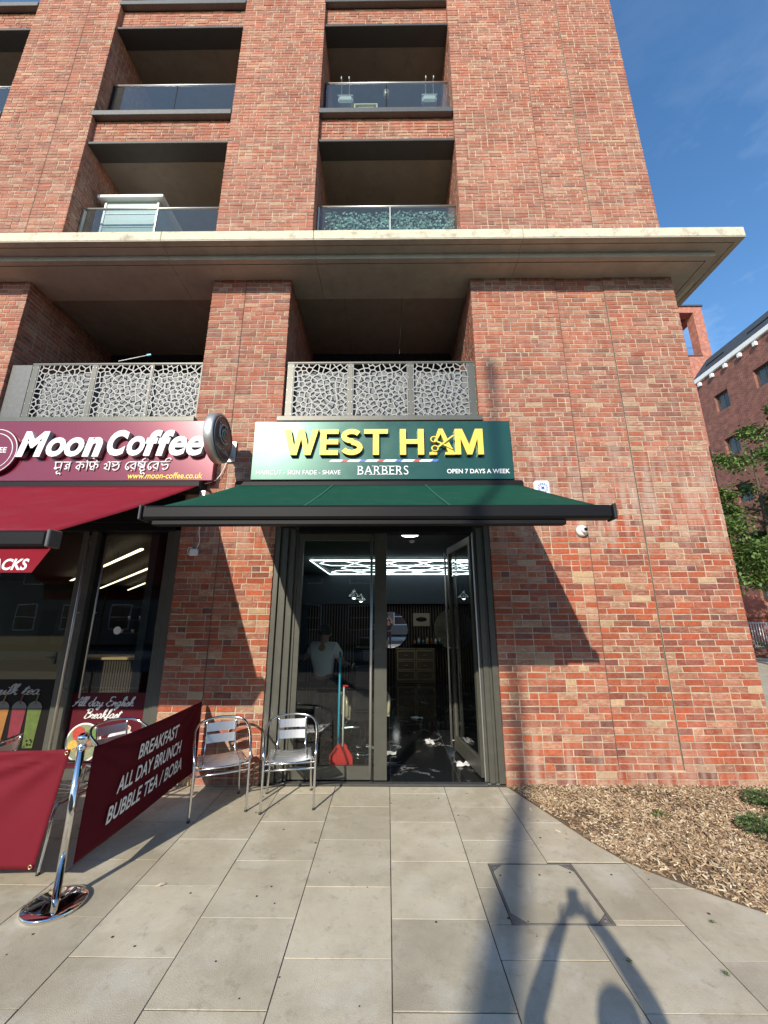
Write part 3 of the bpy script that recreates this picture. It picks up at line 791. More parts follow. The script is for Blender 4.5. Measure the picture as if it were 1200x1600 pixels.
# slatted wall
m_ = MB(); m_.box(-2.4,3.1,BW-.03,BW-.001,.0,2.2); P(m_, 'slat_backing', RM['black'])
sm = MB(); sm.bbox(-.014,.014,-.012,.012,.0,2.15,.002); smesh = sm.mesh('slat', RM['slat'])
for i in range(66):
    o = bpy.data.objects.new('slat', smesh); col.objects.link(o); o.parent = bld; o.location = (-2.35+i*.083, BW-.045-1, .02)
m_ = MB(); m_.box(-3.1,3.1,BW-.25,BW-.002,2.2,3.1); P(m_, 'bulkhead', RM['wall'])
# hexagon led ceiling light
def strip(mb, a, b_, r=.012): mb.tube([a, b_], r, 6)
led = empty('ceiling_light', (0, 5.4, 3.12), label='white hexagon pattern LED strip light filling the barber shop ceiling', cat='ceiling light')
m_ = MB(); x0,x1,y0,y1,zz = -1.75,2.6,-1.55,1.6,-.05
for a,b_ in (((x0,y0),(x1,y0)),((x1,y0),(x1,y1)),((x1,y1),(x0,y1)),((x0,y1),(x0,y0))): strip(m_, (*a,zz), (*b_,zz), .014)
m_.build('border', RM['led'], led)
m_ = MB(); hxw = .72; hh = .42
for r_ in range(3):
    for c_i in range(5):
        cx = x0+.55+c_i*hxw*1.15+(.40 if r_ % 2 else 0); cy = y0+.55+r_*1.0
        if cx > x1-.35: continue
        pts = [(cx+math.cos(R(60*k_))*hh*1.0, cy+math.sin(R(60*k_))*hh*1.15) for k_ in range(6)]
        for k_ in range(6): strip(m_, (*pts[k_],zz), (*pts[(k_+1)%6],zz), .008)
m_.build('hexagons', RM['led'], led)
dl = empty('downlight', (.36, 1.15, 3.12), label='round recessed downlight in the ceiling just inside the barber door', cat='downlight')
m_ = MB(); m_.lathe([(.155,0),(.155,-.012),(.13,-.016)], (0,0,0), 32); m_.build('ring', M['white_paint'], dl)
m_ = MB(); m_.lathe([(.127,-.0165),(.127,-.019)], (0,0,0), 32); m_.build('diffuser', RM['lamp'], dl)
sd = MB(); sd.lathe([(.05,0),(.05,-.03),(.03,-.045)], (.42,1.65,3.119), 20); tag(sd.build('smoke_detector', M['white_paint']), 'small white smoke detector on ceiling behind the downlight', 'smoke detector')
def pendant(x, y, z, label):
    e = empty('pendant_lamp', (x,y,3.12), label=label, cat='pendant lamp', group='pendant lamps in the barber shop')
    m_ = MB(); m_.tube([(0,0,0),(0,0,z-3.12+.2)], .004, 6); m_.build('cord', M['black_plastic'], e)
    d = z-3.12; m_ = MB(); m_.lathe([(.02,d+.2),(.035,d+.16),(.05,d+.12),(.13,d+.05),(.16,d),(.152,d),(.12,d+.045),(.03,d+.1)], (0,0,0), 24); m_.build('shade', M['chrome'], e)
    m_ = MB(); m_.lathe([(.01,d+.07),(.045,d+.05),(.05,d+.01),(.03,d-.015),(.004,d-.02)], (0,0,0), 16); m_.build('bulb', RM['lamp'], e)
pendant(-.78, 4.3, 2.25, 'chrome dome pendant lamp hanging nearer in the left glass')
pendant(-.70, 5.6, 2.22, 'chrome dome pendant lamp hanging farther back in the left glass')
pendant(2.3, 5.6, 2.22, 'chrome dome pendant lamp hanging behind the open door leaf')
def mirror(x, z, r, label):
    e = empty('round_mirror', (x, BW-.07, z), label=label, cat='mirror', group='round wall mirrors of the barber shop')
    m_ = MB(); m_.lathe([(r,0),(r,-.015)], (0,0,0), 48, 'Y'); m_.build('glass', RM['mirror'], e)
    m_ = MB(); m_.tube([(r*math.cos(R(a)),-.008,r*math.sin(R(a))) for a in range(0,360,8)], .012, 6, closed=True); m_.build('rim', M['black_metal'], e)
mirror(.08, 1.45, .53, 'round mirror on slatted wall left of the picture')
mirror(1.98, 1.47, .60, 'round mirror on slatted wall behind the open door leaf')
# picture, shelf of bottles, drawers
pc = empty('picture', (1.02, BW-.07, 1.74), label='small cream picture of a dark hat on the slatted wall', cat='picture')
m_ = MB(); m_.bbox(-.25,.25,-.012,.0,-.19,.19,.004); m_.build('board', RM['cream'], pc)
m_ = MB(); m_.lathe([(.17,.0),(.17,.001)], (0,-.0185,.02), 20, 'Y'); m_.xf(Matrix.Diagonal((1,1,.4,1))); m_.build('hat_print', RM['black'], pc)
shf = MB(); shf.bbox(.72,1.65,BW-.24,BW-.06,1.02,1.05,.004); tag(shf.build('wall_shelf', M['black_metal']), 'dark shelf with bottles below the picture', 'shelf')
bc = [(.5,.2,.1),(.6,.6,.6),(.1,.3,.5),(.5,.45,.1),(.55,.1,.08),(.7,.7,.7),(.1,.35,.15)]
BN = ('brown','grey','blue','mustard','red','white','green')
for i in range(7):
    mm_ = mat('bottle_plastic', bc[i], .3); m_ = MB(); hgt = rnd.uniform(.12,.22); m_.lathe([(.03,0),(.032,hgt*.7),(.014,hgt*.8),(.014,hgt)], (.8+i*.125, BW-.15, 1.051), 14)
    tag(m_.build('bottle', mm_), 'small %s toiletry bottle on the barber wall shelf' % BN[i], 'bottle', 'bottles on the barber shelf')
ch = empty('drawer_cabinet', (.80, BW-.30, .02), label='black six drawer cabinet with cream edged drawer fronts', cat='cabinet')
m_ = MB(); m_.bbox(-.56,.56,-.2,.2,0,.92,.006); m_.build('carcass', RM['wood'], ch)
for i in range(2):
    for j in range(3):
        m_ = MB(); x0 = -.53+i*.535; z0 = .08+j*.27
        for t in ((x0,x0+.51,-.215,-.2005,z0,z0+.025),(x0,x0+.51,-.215,-.2005,z0+.225,z0+.25),(x0,x0+.025,-.215,-.2005,z0+.0255,z0+.2245),(x0+.485,x0+.51,-.215,-.2005,z0+.0255,z0+.2245)): m_.box(*t)
        d_ = m_.build('drawer_front', RM['brass'], ch)
        m_ = MB(); m_.box(x0+.2,x0+.31,-.23,-.216,z0+.12,z0+.135); m_.build('handle', RM['brass'], d_)
# barber chair
bcx = empty('barber_chair', (-.36, 1.22, .016), R(200), label='black leather barber chair with cream curved armrest behind the mullion', cat='barber chair')
m_ = MB(); m_.lathe([(.30,0),(.30,.03),(.10,.06),(.05,.08),(.05,.42)], (0,0,0), 28); m_.build('base', M['chrome'], bcx)
m_ = MB(); m_.bbox(-.25,.25,-.25,.25,.42,.54,.035); m_.build('seat', RM['leather'], bcx)
m_ = MB(); m_.bbox(-.24,.24,.20,.31,.56,1.15,.035); m_.build('backrest', RM['leather'], bcx)
m_ = MB(); m_.bbox(-.13,.13,.22,.30,1.19,1.36,.03); m_.build('headrest', RM['leather'], bcx)
for sx in (-1,1):
    m_ = MB(); m_.tube(smooth_path([(sx*.30,.25,.50),(sx*.31,.25,.68),(sx*.31,.15,.74),(sx*.31,-.15,.74),(sx*.31,-.27,.68),(sx*.30,-.25,.5)],5), .022, 10); m_.build('armrest', RM['cream'], bcx)
    m_ = MB(); m_.prism([(-.2,.46),(.25,.46),(.27,.62),(.1,.72),(-.2,.70)], 0, .03); m_.xf(Matrix.Translation((sx*.29,0,0)) @ Matrix.Rotation(R(90),4,'Z')); m_.build('side_panel', RM['cream'], bcx)
m_ = MB(); m_.tube([(-.14,-.25,.44),(-.15,-.5,.2)], .014, 8); m_.tube([(.14,-.25,.44),(.15,-.5,.2)], .014, 8); m_.bbox(-.2,.2,-.62,-.46,.16,.19,.008); m_.build('footrest', M['chrome'], bcx)
bc2 = empty('barber_chair', (-.45, 4.9, .016), R(160), label='second black barber chair deeper in the dark shop', cat='barber chair')
for ch_ in list(bcx.children):
    c2 = ch_.copy(); col.objects.link(c2); c2.parent = bc2
# broom and dustpan leaning inside the left glass
blue_p = mat('blue_plastic', (.03,.42,.62), .4); red_p = mat('red_plastic', (.62,.03,.03), .4)
br = empty('broom', (-.60, .24, .02), label='broom with bright blue handle standing inside the left door glass', cat='broom')
m_ = MB(); m_.tube([(0,.02,.15),(.0,-.02,1.33)], .0135, 12); m_.build('handle', blue_p, br)
m_ = MB(); m_.tube([(.0,-.02,1.33),(.0,-.022,1.40)], .014, 12); m_.build('grip', M['black_plastic'], br)
m_ = MB(); m_.bbox(-.10,.10,.0,.05,.09,.15,.01); m_.build('head', M['black_plastic'], br)
m_ = MB()
for i in range(60): xx = -.095+.19*(i/59); m_.box(xx-.001,xx+.001,.008+.03*rnd.random(),.016+.03*rnd.random(),0,.09)
m_.build('bristles', M['black_plastic'], br, kind='stuff')
dp = empty('dustpan', (-.555, .20, .02), label='red long handled dustpan standing beside the blue broom', cat='dustpan')
m_ = MB(); m_.prism([(-.14,.13),(.14,.13),(.135,.24),(.07,.33),(.03,.36),(-.03,.36),(-.07,.33),(-.135,.24)], .0,.012)
m_.prism([(-.14,.13),(-.128,.13),(-.125,.24),(-.062,.325),(-.07,.33),(-.135,.24)], -.05, -.0005); m_.prism([(.14,.13),(.128,.13),(.125,.24),(.062,.325),(.07,.33),(.135,.24)], -.05,-.0005); m_.build('pan', red_p, dp)
m_ = MB(); m_.tube([(0.015,-.012,.33),(.015,-.015,1.0)], .010, 10); m_.build('handle', M['white_paint'], dp)
m_ = MB(); m_.tube([(-.0,-.015,1.0),(.07,-.015,1.0)], .013, 10); m_.build('grip', red_p, dp)
# litter on the floor and a green bottle
gp = mat('green_liquid', (.05,.45,.18), .25)
m_ = MB(); m_.lathe([(.05,0),(.055,.2),(.05,.3),(.02,.36),(.02,.42)], (1.38,1.0,.016), 18); tag(m_.build('floor_cleaner_bottle', gp), 'green plastic bottle on the floor behind the open door', 'bottle')
def tissue(x, y, s, seed, label):
    r = random.Random(seed); m_ = MB(); n = 7
    for i in range(n):
        for j in range(n):
            u, v_ = i/(n-1)-.5, j/(n-1)-.5
            m_.v.append((u*s*(1+.5*r.random()), v_*s*.5*(1+.6*r.random()), abs(r.gauss(0,.09*s))+.003))
    for i in range(n-1):
        for j in range(n-1): a_ = i*n+j; m_.face([a_, a_+n, a_+n+1, a_+1], True)
    o = m_.build('tissue', M['white_paint']); o.location = (x,y,.016); o.rotation_euler = (0,0,r.uniform(0,3)); tag(o, label, 'tissue')
tissue(.62, 1.55, .20, 1, 'crumpled white tissue in the middle of the black tiled floor')
tissue(.98, .62, .16, 2, 'white paper scrap lying under the open door leaf')
tissue(.0, 1.0, .20, 3, 'white tissue on the tiles right of the mullion')
tissue(.55, 3.0, .17, 4, 'far white tissue in front of the drawer cabinet')
tissue(1.25, 2.6, .16, 5, 'white tissue on the tiles behind the open leaf edge')

# ------------------------------------------------------------------ people
SK = mat('skin', (.42,.25,.17), .55); HAIR = mat('dark_hair', (.02,.015,.012), .6, bump=.5, bscale=120)
def skin_mesh(name, verts, edges, radii, m, sub=2, root=0, parent=None):
    me = bpy.data.meshes.new(name); me.from_pydata(verts, edges, []); ob = bpy.data.objects.new(name, me); col.objects.link(ob)
    md = ob.modifiers.new('s','SKIN'); md.use_smooth_shade = True
    for i, r in enumerate(radii):
        sv = me.skin_vertices[0].data[i]; sv.radius = r if isinstance(r, tuple) else (r, r); sv.use_root = (i == root)
    s2 = ob.modifiers.new('u','SUBSURF'); s2.levels = sub; s2.render_levels = sub
    dg = bpy.context.evaluated_depsgraph_get(); nm = bpy.data.meshes.new_from_object(ob.evaluated_get(dg)); bpy.data.objects.remove(ob)
    nm.materials.clear(); nm.materials.append(m)
    o = bpy.data.objects.new(name, nm); col.objects.link(o); o.parent = parent; return o
def person(loc, rz, J, shirt_m, trouser_m, label, sleeves=True):
    """J: joints in local coordinates, figure faces -Y"""
    e = empty('person', loc, rz, label=label, cat='person')
    names = ['pelvis','waist','chest','neck','head','crown','shl','ell','wrl','hal','shr','elr','wrr','har','hpl','knl','anl','tol','hpr','knr','anr','tor']
    V = [J[n] for n in names]; I = {n:i for i,n in enumerate(names)}
    Ed = [('pelvis','waist'),('waist','chest'),('chest','neck'),('neck','head'),('head','crown'),('chest','shl'),('shl','ell'),('ell','wrl'),('wrl','hal'),('chest','shr'),('shr','elr'),('elr','wrr'),('wrr','har'),
          ('pelvis','hpl'),('hpl','knl'),('knl','anl'),('anl','tol'),('pelvis','hpr'),('hpr','knr'),('knr','anr'),('anr','tor')]
    rad = dict(pelvis=(.15,.11),waist=(.135,.10),chest=(.155,.11),neck=.055,head=(.078,.095),crown=(.06,.07),shl=.066,ell=.056,wrl=.042,hal=(.040,.022),shr=.066,elr=.056,wrr=.042,har=(.040,.022),
               hpl=.09,knl=.058,anl=.04,tol=.038,hpr=.09,knr=.058,anr=.04,tor=.038)
    skin_mesh('body', V, [(I[a],I[b]) for a,b in Ed], [rad[n] for n in names], SK, 2, 0, e)
    # shirt and trousers follow the body, slightly proud
    def sub(ns, ed, extra, m, nm, cut=None):
        vv = [Vector(J[n]) for n in ns]; 
        for (n, a, b_, t) in (cut or []): vv[ns.index(n)] = Vector(J[a]).lerp(Vector(J[b_]), t)
        rr = []
        for n in ns:
            r = rad[n]; rr.append(tuple(x+extra for x in r) if isinstance(r, tuple) else (r+extra, r+extra))
        ii = {n:i for i,n in enumerate(ns)}
        skin_mesh(nm, [tuple(v) for v in vv], [(ii[a],ii[b_]) for a,b_ in ed], rr, m, 2, 0, e)
    t_ = .62 if sleeves else 1
    sub(['chest','waist','pelvis','shl','ell','shr','elr'], [('chest','waist'),('waist','pelvis'),('chest','shl'),('shl','ell'),('chest','shr'),('shr','elr')], .024, shirt_m, 'shirt', [('ell','shl','ell',t_),('elr','shr','elr',t_)])
    sub(['pelvis','hpl','knl','anl','hpr','knr','anr'], [('pelvis','hpl'),('hpl','knl'),('knl','anl'),('pelvis','hpr'),('hpr','knr'),('knr','anr')], .014, trouser_m, 'trousers', [('anl','knl','anl',.94),('anr','knr','anr',.94)])
    h = Vector(J['head']); c = Vector(J['crown'])
    m_ = MB(); m_.lathe([(.001,.115),(.05,.108),(.085,.075),(.102,.02),(.098,-.03),(.088,-.05)], (0,0,0), 24)
    m_.xf(Matrix.Translation(c+Vector((0,.018,-.03)))); m_.build('hair', HAIR, e)
    # face: eyes, nose, mouth, ears
    fy = h.y-.088
    m_ = MB(); m_.obox((h.x,fy-.008,h.z+.012),(.012,0,0),(0,.016,0),(0,0,.024)); m_.build('nose', SK, e)
    for s in (-1,1):
        m_ = MB(); m_.lathe([(.001,-.012),(.011,-.006),(.011,.006),(.001,.012)], (h.x+s*.032,fy+.012,h.z+.04), 10); m_.build('eye', M['white_paint'], e)
        m_ = MB(); m_.obox((h.x+s*.088,h.y+.01,h.z+.015),(.008,0,0),(0,.018,0),(0,0,.03)); m_.build('ear', SK, e)
    m_ = MB(); m_.obox((h.x,fy+.006,h.z-.035),(.024,0,0),(0,.006,0),(0,0,.005)); m_.build('mouth', mat('lips',(.35,.12,.10),.5), e)
    # hands: five bent fingers each
    for sd in ('l','r'):
        wv = Vector(J['wr'+sd]); hv = Vector(J['ha'+sd]); d = (hv-wv).normalized()
        side = Vector((1,0,0)) if abs(d.x) < .8 else Vector((0,1,0)); side = (side-d*side.dot(d)).normalized(); nrm = d.cross(side)
        vs = [tuple(hv)]; es = []; rs = [.016]
        for k_ in range(4):
            o_ = (k_-1.5)*.019; ln = (.068,.078,.074,.058)[k_]; p1 = hv+side*o_+d*.028; p2 = p1+d*ln*.5+nrm*.008; p3 = p2+d*ln*.36+nrm*.022
            b0 = len(vs); vs += [tuple(p1),tuple(p2),tuple(p3)]; es += [(0,b0),(b0,b0+1),(b0+1,b0+2)]; rs += [.0095,.0088,.0075]
        sg = -1 if sd == 'l' else 1
        p1 = hv-side*.03*sg*-1-d*.02; p2 = p1+side*.022*sg+d*.03; p3 = p2+d*.028
        b0 = len(vs); vs += [tuple(p1),tuple(p2),tuple(p3)]; es += [(0,b0),(b0,b0+1),(b0+1,b0+2)]; rs += [.012,.0105,.009]
        skin_mesh('hand', vs, es, rs, SK, 1, 0, e)
    for sd in ('l','r'):
        a = Vector(J['an'+sd]); m_ = MB(); m_.bbox(-.048,.048,-.19,.075,0,.085,.02); m_.xf(Matrix.Translation((a.x, a.y, 0))); m_.build('shoe', M['black_plastic'], e)
    return e
def std(**o):
    J = dict(pelvis=(0,0,.92),waist=(0,.0,1.06),chest=(0,0,1.27),neck=(0,-.01,1.44),head=(0,-.03,1.56),crown=(0,-.02,1.64),
             shl=(-.18,0,1.38),ell=(-.24,.02,1.10),wrl=(-.25,-.06,.86),hal=(-.25,-.08,.79),shr=(.18,0,1.38),elr=(.24,.02,1.10),wrr=(.25,-.06,.86),har=(.25,-.08,.79),
             hpl=(-.09,0,.86),knl=(-.10,-.02,.48),anl=(-.10,.02,.09),tol=(-.11,-.12,.05),hpr=(.09,0,.86),knr=(.10,-.02,.48),anr=(.10,.02,.09),tor=(.11,-.12,.05))
    J.update(o); return J
white_shirt = mat('white_cotton', (.82,.84,.82), .9, bump=.3, bscale=30); navy = mat('navy_cotton', (.03,.035,.05), .9); denim = mat('dark_denim', (.03,.035,.06), .9)
person((-.98, 1.35, .016), R(165), std(elr=(.36,-.10,1.22),wrr=(.50,-.30,1.16),har=(.53,-.37,1.15),ell=(-.27,-.10,1.13),wrl=(-.24,-.32,1.1),hal=(-.23,-.39,1.09),chest=(0,-.02,1.27)),
       white_shirt, navy, 'person in white T-shirt and dark trousers working inside behind the left glass')
# the photographer, both arms raised with a phone
ph = person((.05, -5.42, .0), R(180), std(neck=(0,-.01,1.45),head=(0,-.02,1.54),crown=(0,-.01,1.585),shl=(-.18,0,1.37),ell=(-.25,-.19,1.49),wrl=(-.10,-.265,1.73),hal=(-.02,-.285,1.80),
       shr=(.18,0,1.37),elr=(.35,-.18,1.45),wrr=(.19,-.26,1.71),har=(.11,-.285,1.79)), navy, denim, 'person with both arms raised holding up a phone, standing on the pavement')
m_ = MB(); m_.bbox(-.039,.039,-5.125,-5.117,1.79,1.94,.003); tag(m_.build('phone', M['black_plastic']), 'black phone held up at arm length in both hands', 'phone')
# street lamp behind the photographer
lamp = empty('street_lamp', (-4.26, -15.2, -.12), label='tall stepped steel lamp column standing across the road from the barber shop', cat='street lamp')
m_ = MB(); prof = [(.24,0),(.22,3.0),(.19,5.4),(.155,6.6),(.125,7.6),(.085,8.6),(.06,9.4),(.05,10.4),(.045,13.8)]
m_.lathe(prof, (0,0,0), 24); m_.build('column', M['ledge'], lamp)
m_ = MB(); m_.lathe([(.06,13.8),(.07,13.9),(.07,14.2),(.03,14.3)], (0,0,0), 20); m_.build('lantern', M['ledge'], lamp)

# ------------------------------------------------------------------ barber sign
bs = empty('barber_sign', (0, -.15, 3.6), label='green barber shop fascia sign with raised gold letters above the green awning', cat='shop sign')
def S(mb, name, m, par, org, **k): mb.xf(Matrix.Translation(-Vector(org))); return mb.build(name, m, par, **k)
org = (0,-.15,3.6)
m_ = MB(); m_.bbox(-1.81,1.67,-.15,-.002,3.60,4.44,.004); S(m_, 'panel', M['green'], bs, org)
def sign_letter(ch_, x0, x1, z0, z1, depth=.055, mats=(M['gold'],M['gold_side']), bold=.02, par=bs, org=org, yb=-.152, shear=0, name='letter'):
    return text(name, ch_, x0-org[0], yb-depth-org[1], z0-org[2], x1-x0, z1-z0, list(mats), par, depth=depth, bold=bold, shear=shear)
LZ0, LZ1 = 3.925, 4.295
def poly_letter(polys, name='letter', par=bs, org=org, y0=-.207, y1=-.152, mats=(M['gold'], M['gold_side'])):
    m_ = MB()
    for q_, p in enumerate(polys): m_.prism(p, y0-.0008*(q_%3), y1)
    for k_, f in enumerate(m_.f):
        a_, b2, c2 = (Vector(m_.v[f[t]]) for t in (0,1,2)); n_ = (b2-a_).cross(c2-b2)
        m_.m[k_] = 0 if n_.length and abs(n_.normalized().y) > .7 else 1
    return S(m_, name, list(mats), par, org)
def diag(x0, x1, z0, z1, t): return [(x0-t/2,z0),(x0+t/2,z0),(x1+t/2,z1),(x1-t/2,z1)]
t_ = .078
poly_letter([[(-1.385,LZ1),(-1.30,LZ1),(-1.245,LZ0+.125),(-1.19,LZ1),(-1.115,LZ1),(-1.06,LZ0+.125),(-1.005,LZ1),(-.925,LZ1),(-1.02,LZ0),(-1.10,LZ0),(-1.1525,LZ1-.13),(-1.205,LZ0),(-1.29,LZ0)]])
poly_letter([[(-.895,LZ0),(-.815,LZ0),(-.815,LZ1),(-.895,LZ1)]]+[[(-.8155,z_),(-.655,z_),(-.655,z_+.066),(-.8155,z_+.066)] for z_ in (LZ0,LZ0+.152,LZ1-.066)])
poly_letter([[(-.19,LZ0),(-.11,LZ0),(-.11,LZ1-.0665),(-.19,LZ1-.0665)],[(-.31,LZ1-.066),(.01,LZ1-.066),(.01,LZ1),(-.31,LZ1)]])
poly_letter([[(.17,LZ0),(.25,LZ0),(.25,LZ1),(.17,LZ1)],[(.41,LZ0),(.49,LZ0),(.49,LZ1),(.41,LZ1)],[(.2505,4.08),(.4095,4.08),(.4095,4.145),(.2505,4.145)]])
poly_letter([[(.905,LZ0),(.905,LZ1),(1.005,LZ1),(1.0925,LZ0+.14),(1.18,LZ1),(1.28,LZ1),(1.28,LZ0),(1.205,LZ0),(1.205,LZ1-.14),(1.125,LZ0),(1.06,LZ0),(.98,LZ1-.14),(.98,LZ0)]])
sc_ = []
for k_ in range(13): a_ = R(30+k_*20); sc_.append((-.475+.105*math.cos(a_), 4.195+.068*math.sin(a_)))
for k_ in range(13): a_ = R(80-k_*20); sc_.append((-.475+.112*math.cos(a_), 4.03+.072*math.sin(a_)))
band = []
for k_, p in enumerate(sc_):
    a_ = Vector(sc_[max(k_-1,0)]); b2 = Vector(sc_[min(k_+1,len(sc_)-1)]); n_ = (b2-a_).normalized(); n_ = Vector((-n_.y,n_.x))*.036
    band.append((Vector(p)+n_, Vector(p)-n_))
poly_letter([[tuple(a_[0]),tuple(a_[1]),tuple(b2[1]),tuple(b2[0])] for a_, b2 in zip(band, band[1:])])
# the A with open scissors laid over it
m_ = MB(); d0, d1 = -.205, -.152
m_.prism([(.69,4.30),(.745,4.30),(.885,3.9605),(.81,3.9605)], d0, d1); m_.prism([(.69,4.30),(.715,4.22),(.645,4.09),(.615,4.09)], d0+.001, d1)
m_.prism([(.77,3.96),(.915,3.96),(.915,3.925),(.77,3.925)], d0, d1); m_.prism([(.56,3.96),(.66,3.96),(.66,3.925),(.56,3.925)], d0, d1)
m_.prism([(.585,3.9605),(.635,3.9605),(.64,3.99),(.61,3.99)], d0, d1)
S(m_, 'letter', M['gold'], bs, org)
m_ = MB()
for (cx, cz) in ((.625,4.14),(.635,4.01)): m_.tube([(cx+.042*math.cos(R(a)),-.212,cz+.038*math.sin(R(a))) for a in range(0,360,20)], .011, 8, closed=True)
m_.prism([(.66,4.12),(.66,4.10),(.87,3.99),(.86,4.02)], -.222, -.206); m_.prism([(.665,4.03),(.675,4.01),(.90,4.195),(.865,4.19)], -.232, -.222)
S(m_, 'scissors', M['gold'], bs, org)
# barber stripe
n = 18; xa, xb, zb = -.78, .66, 3.845
for i in range(n):
    m_ = MB(); u0 = xa+(xb-xa)*i/n; u1 = xa+(xb-xa)*(i+1)/n; sl_ = .035
    m_.prism([(u0,zb),(u1-.001,zb),(u1-.001+sl_,zb+.034),(u0+sl_,zb+.034)], -.1545, -.151)
    S(m_, 'stripe', (M['white_vinyl'], M['white_vinyl'], M['red_stripe'], M['white_vinyl'], M['white_vinyl'], M['blue_stripe'])[i % 6], bs, org)
o_ = text('lettering', 'BARBERS', -.39, -.0045, 3.665-3.6, .67, .125, M['white_vinyl'], bs, bold=-.004, space=1.1)
# serifs on BARBERS
m_ = MB(); lw = .67/7
for i, ch_ in enumerate('BARBERS'):
    x0 = -.39+i*.67/6.85
    if ch_ in 'BER':
        for zz in (3.665, 3.783): m_.box(x0-.010, x0+.030, -.1545, -.151, zz, zz+.007)
    if ch_ == 'R': m_.box(x0+.055, x0+.085, -.1545, -.151, 3.665, 3.672)
    if ch_ == 'A':
        for xx in (x0-.012, x0+.052): m_.box(xx, xx+.032, -.1545, -.151, 3.665, 3.672)
S(m_, 'serifs', M['white_vinyl'], bs, org)
text('lettering', 'HAIRCUT - SKIN FADE - SHAVE', -1.74, -.0045, .068, 1.12, .062, M['white_vinyl'], bs, bold=.012)
text('lettering', 'OPEN 7 DAYS A WEEK', .79, -.0045, .078, .83, .064, M['white_vinyl'], bs, bold=.02)

# ------------------------------------------------------------------ green awning
aw = empty('green_awning', (0, -.1, 3.45), label='dark green canvas awning with black front bar over the barber door', cat='awning')
org2 = (0,-.1,3.45)
m_ = MB(); m_.bbox(-1.98,1.76,-.24,-.045,3.44,3.56,.02); S(m_, 'cassette', M['black_metal'], aw, org2)
m_ = MB(); nx_, ny_ = 40, 12
for j in range(ny_+1):
    for i in range(nx_+1):
        u, v_ = i/nx_, j/ny_
        x = (-1.91+ (1.70+1.91)*u); x = x*(1-v_)+(-1.835+(1.675+1.835)*u)*v_
        y = -.22 - (2.16-.22)*v_; z_ = 3.50+(2.665-3.50)*v_ - .012*math.sin(math.pi*v_) + .0025*math.sin(u*31+4*v_)*math.sin(math.pi*v_)+.003*math.sin(u*9-3*v_+1)*v_
        m_.v.append((x,y,z_))
for j in range(ny_):
    for i in range(nx_): a_ = j*(nx_+1)+i; m_.face([a_, a_+nx_+1, a_+nx_+2, a_+1], True)
cl = S(m_, 'canvas', M['green_cloth'], aw, org2); sm_ = cl.modifiers.new('t','SOLIDIFY'); sm_.thickness = .003
for u in (.335,.665):
    m_ = MB(); xw = -1.91+3.61*u; xf_ = -1.835+3.51*u; pp = []
    for k_ in range(9):
        v_ = k_/8; pp.append(Vector((xw*(1-v_)+xf_*v_, -.22-1.94*v_, 3.505-.835*v_-.012*math.sin(math.pi*v_))))
    for p0, p1 in zip(pp, pp[1:]): m_.obox((p0+p1)/2, (.011,0,0), (p1-p0)/2, (0,0,.0018))
    S(m_, 'seam', mat('seam_tape', (.008,.085,.055), .8), aw, org2)
m_ = MB(); m_.bbox(-1.85,1.685,-2.23,-2.12,2.565,2.672,.018); S(m_, 'front_bar', M['black_metal'], aw, org2)
for s,xx in ((-1,-1.872),(1,1.687)): m_ = MB(); m_.bbox(xx,xx+.022,-2.236,-2.114,2.56,2.678,.006); S(m_, 'end_cap', M['black_plastic'], aw, org2)
m_ = MB(); m_.bbox(-1.78,1.34,-2.20,-2.13,2.525,2.5645,.006); S(m_, 'drip_rail', M['black_metal'], aw, org2)
for s in (-1,1):
    m_ = MB(); m_.tube([(s*1.3,-.25,3.42),(s*.55,-1.15,3.0),(s*1.1,-2.08,2.58)], .028, 10); S(m_, 'folding_arm', M['black_metal'], aw, org2)

# ------------------------------------------------------------------ cafe sign, awning
ms = empty('coffee_shop_sign', (-4, -.13, 3.6), label='maroon coffee shop fascia sign with thick white italic letters', cat='shop sign')
orm = (-4,-.13,3.6)
m_ = MB(); m_.bbox(-6.3,-2.33,-.13,-.002,3.60,4.47,.004); S(m_, 'panel', M['red_sign'], ms, orm)
def italic_word(s, x0, x1, z0, z1):
    # each letter its own part
    widths = dict(M=1.35, o=.86, n=.86, C=1.0, f=.62, e=.86); tot = sum(widths[c] for c in s); x = x0
    for c in s:
        w_ = (x1-x0)*widths[c]/tot
        zt = z1 if c in 'MCf' else z0+(z1-z0)*.76
        text('letter', c, x-orm[0], -.132-.07-orm[1], z0-orm[2], w_*1.02+(.05 if c == 'f' else 0), zt-z0, [M['white_paint'], M['letter_side']], ms, depth=.07, shear=.22, bold=.05 if c in 'MCfn' else .03)
        x += w_
italic_word('Moon', -4.97, -3.83, 3.915, 4.285)
italic_word('Coffee', -3.76, -2.46, 3.925, 4.30)
text('lettering', 'www.moon-coffee.co.uk', -3.46-orm[0], -.0045, 3.625-3.6, 1.0, .085, M['yellow'], ms, bold=.012, shear=.1)
# logo disc
m_ = MB(); m_.lathe([(.33,0),(.33,-.05),(.31,-.056)], (-5.30,-.131,4.0), 48, 'Y'); lg = S(m_, 'logo_disc', M['red_sign'], ms, orm)
for rr_ in (.32,.26):
    m_ = MB(); m_.tube([(-5.30+rr_*math.cos(R(a)),-.188,4.0+rr_*math.sin(R(a))) for a in range(0,360,8)], .007, 6, closed=True); m_.xf(Matrix.Translation(-Vector(orm))); m_.build('ring', M['white_paint'], lg)
text('lettering', 'COFFEE', -5.48-orm[0], -.191-orm[1], 3.98-3.6, .36, .08, M['white_vinyl'], ms, bold=.02)
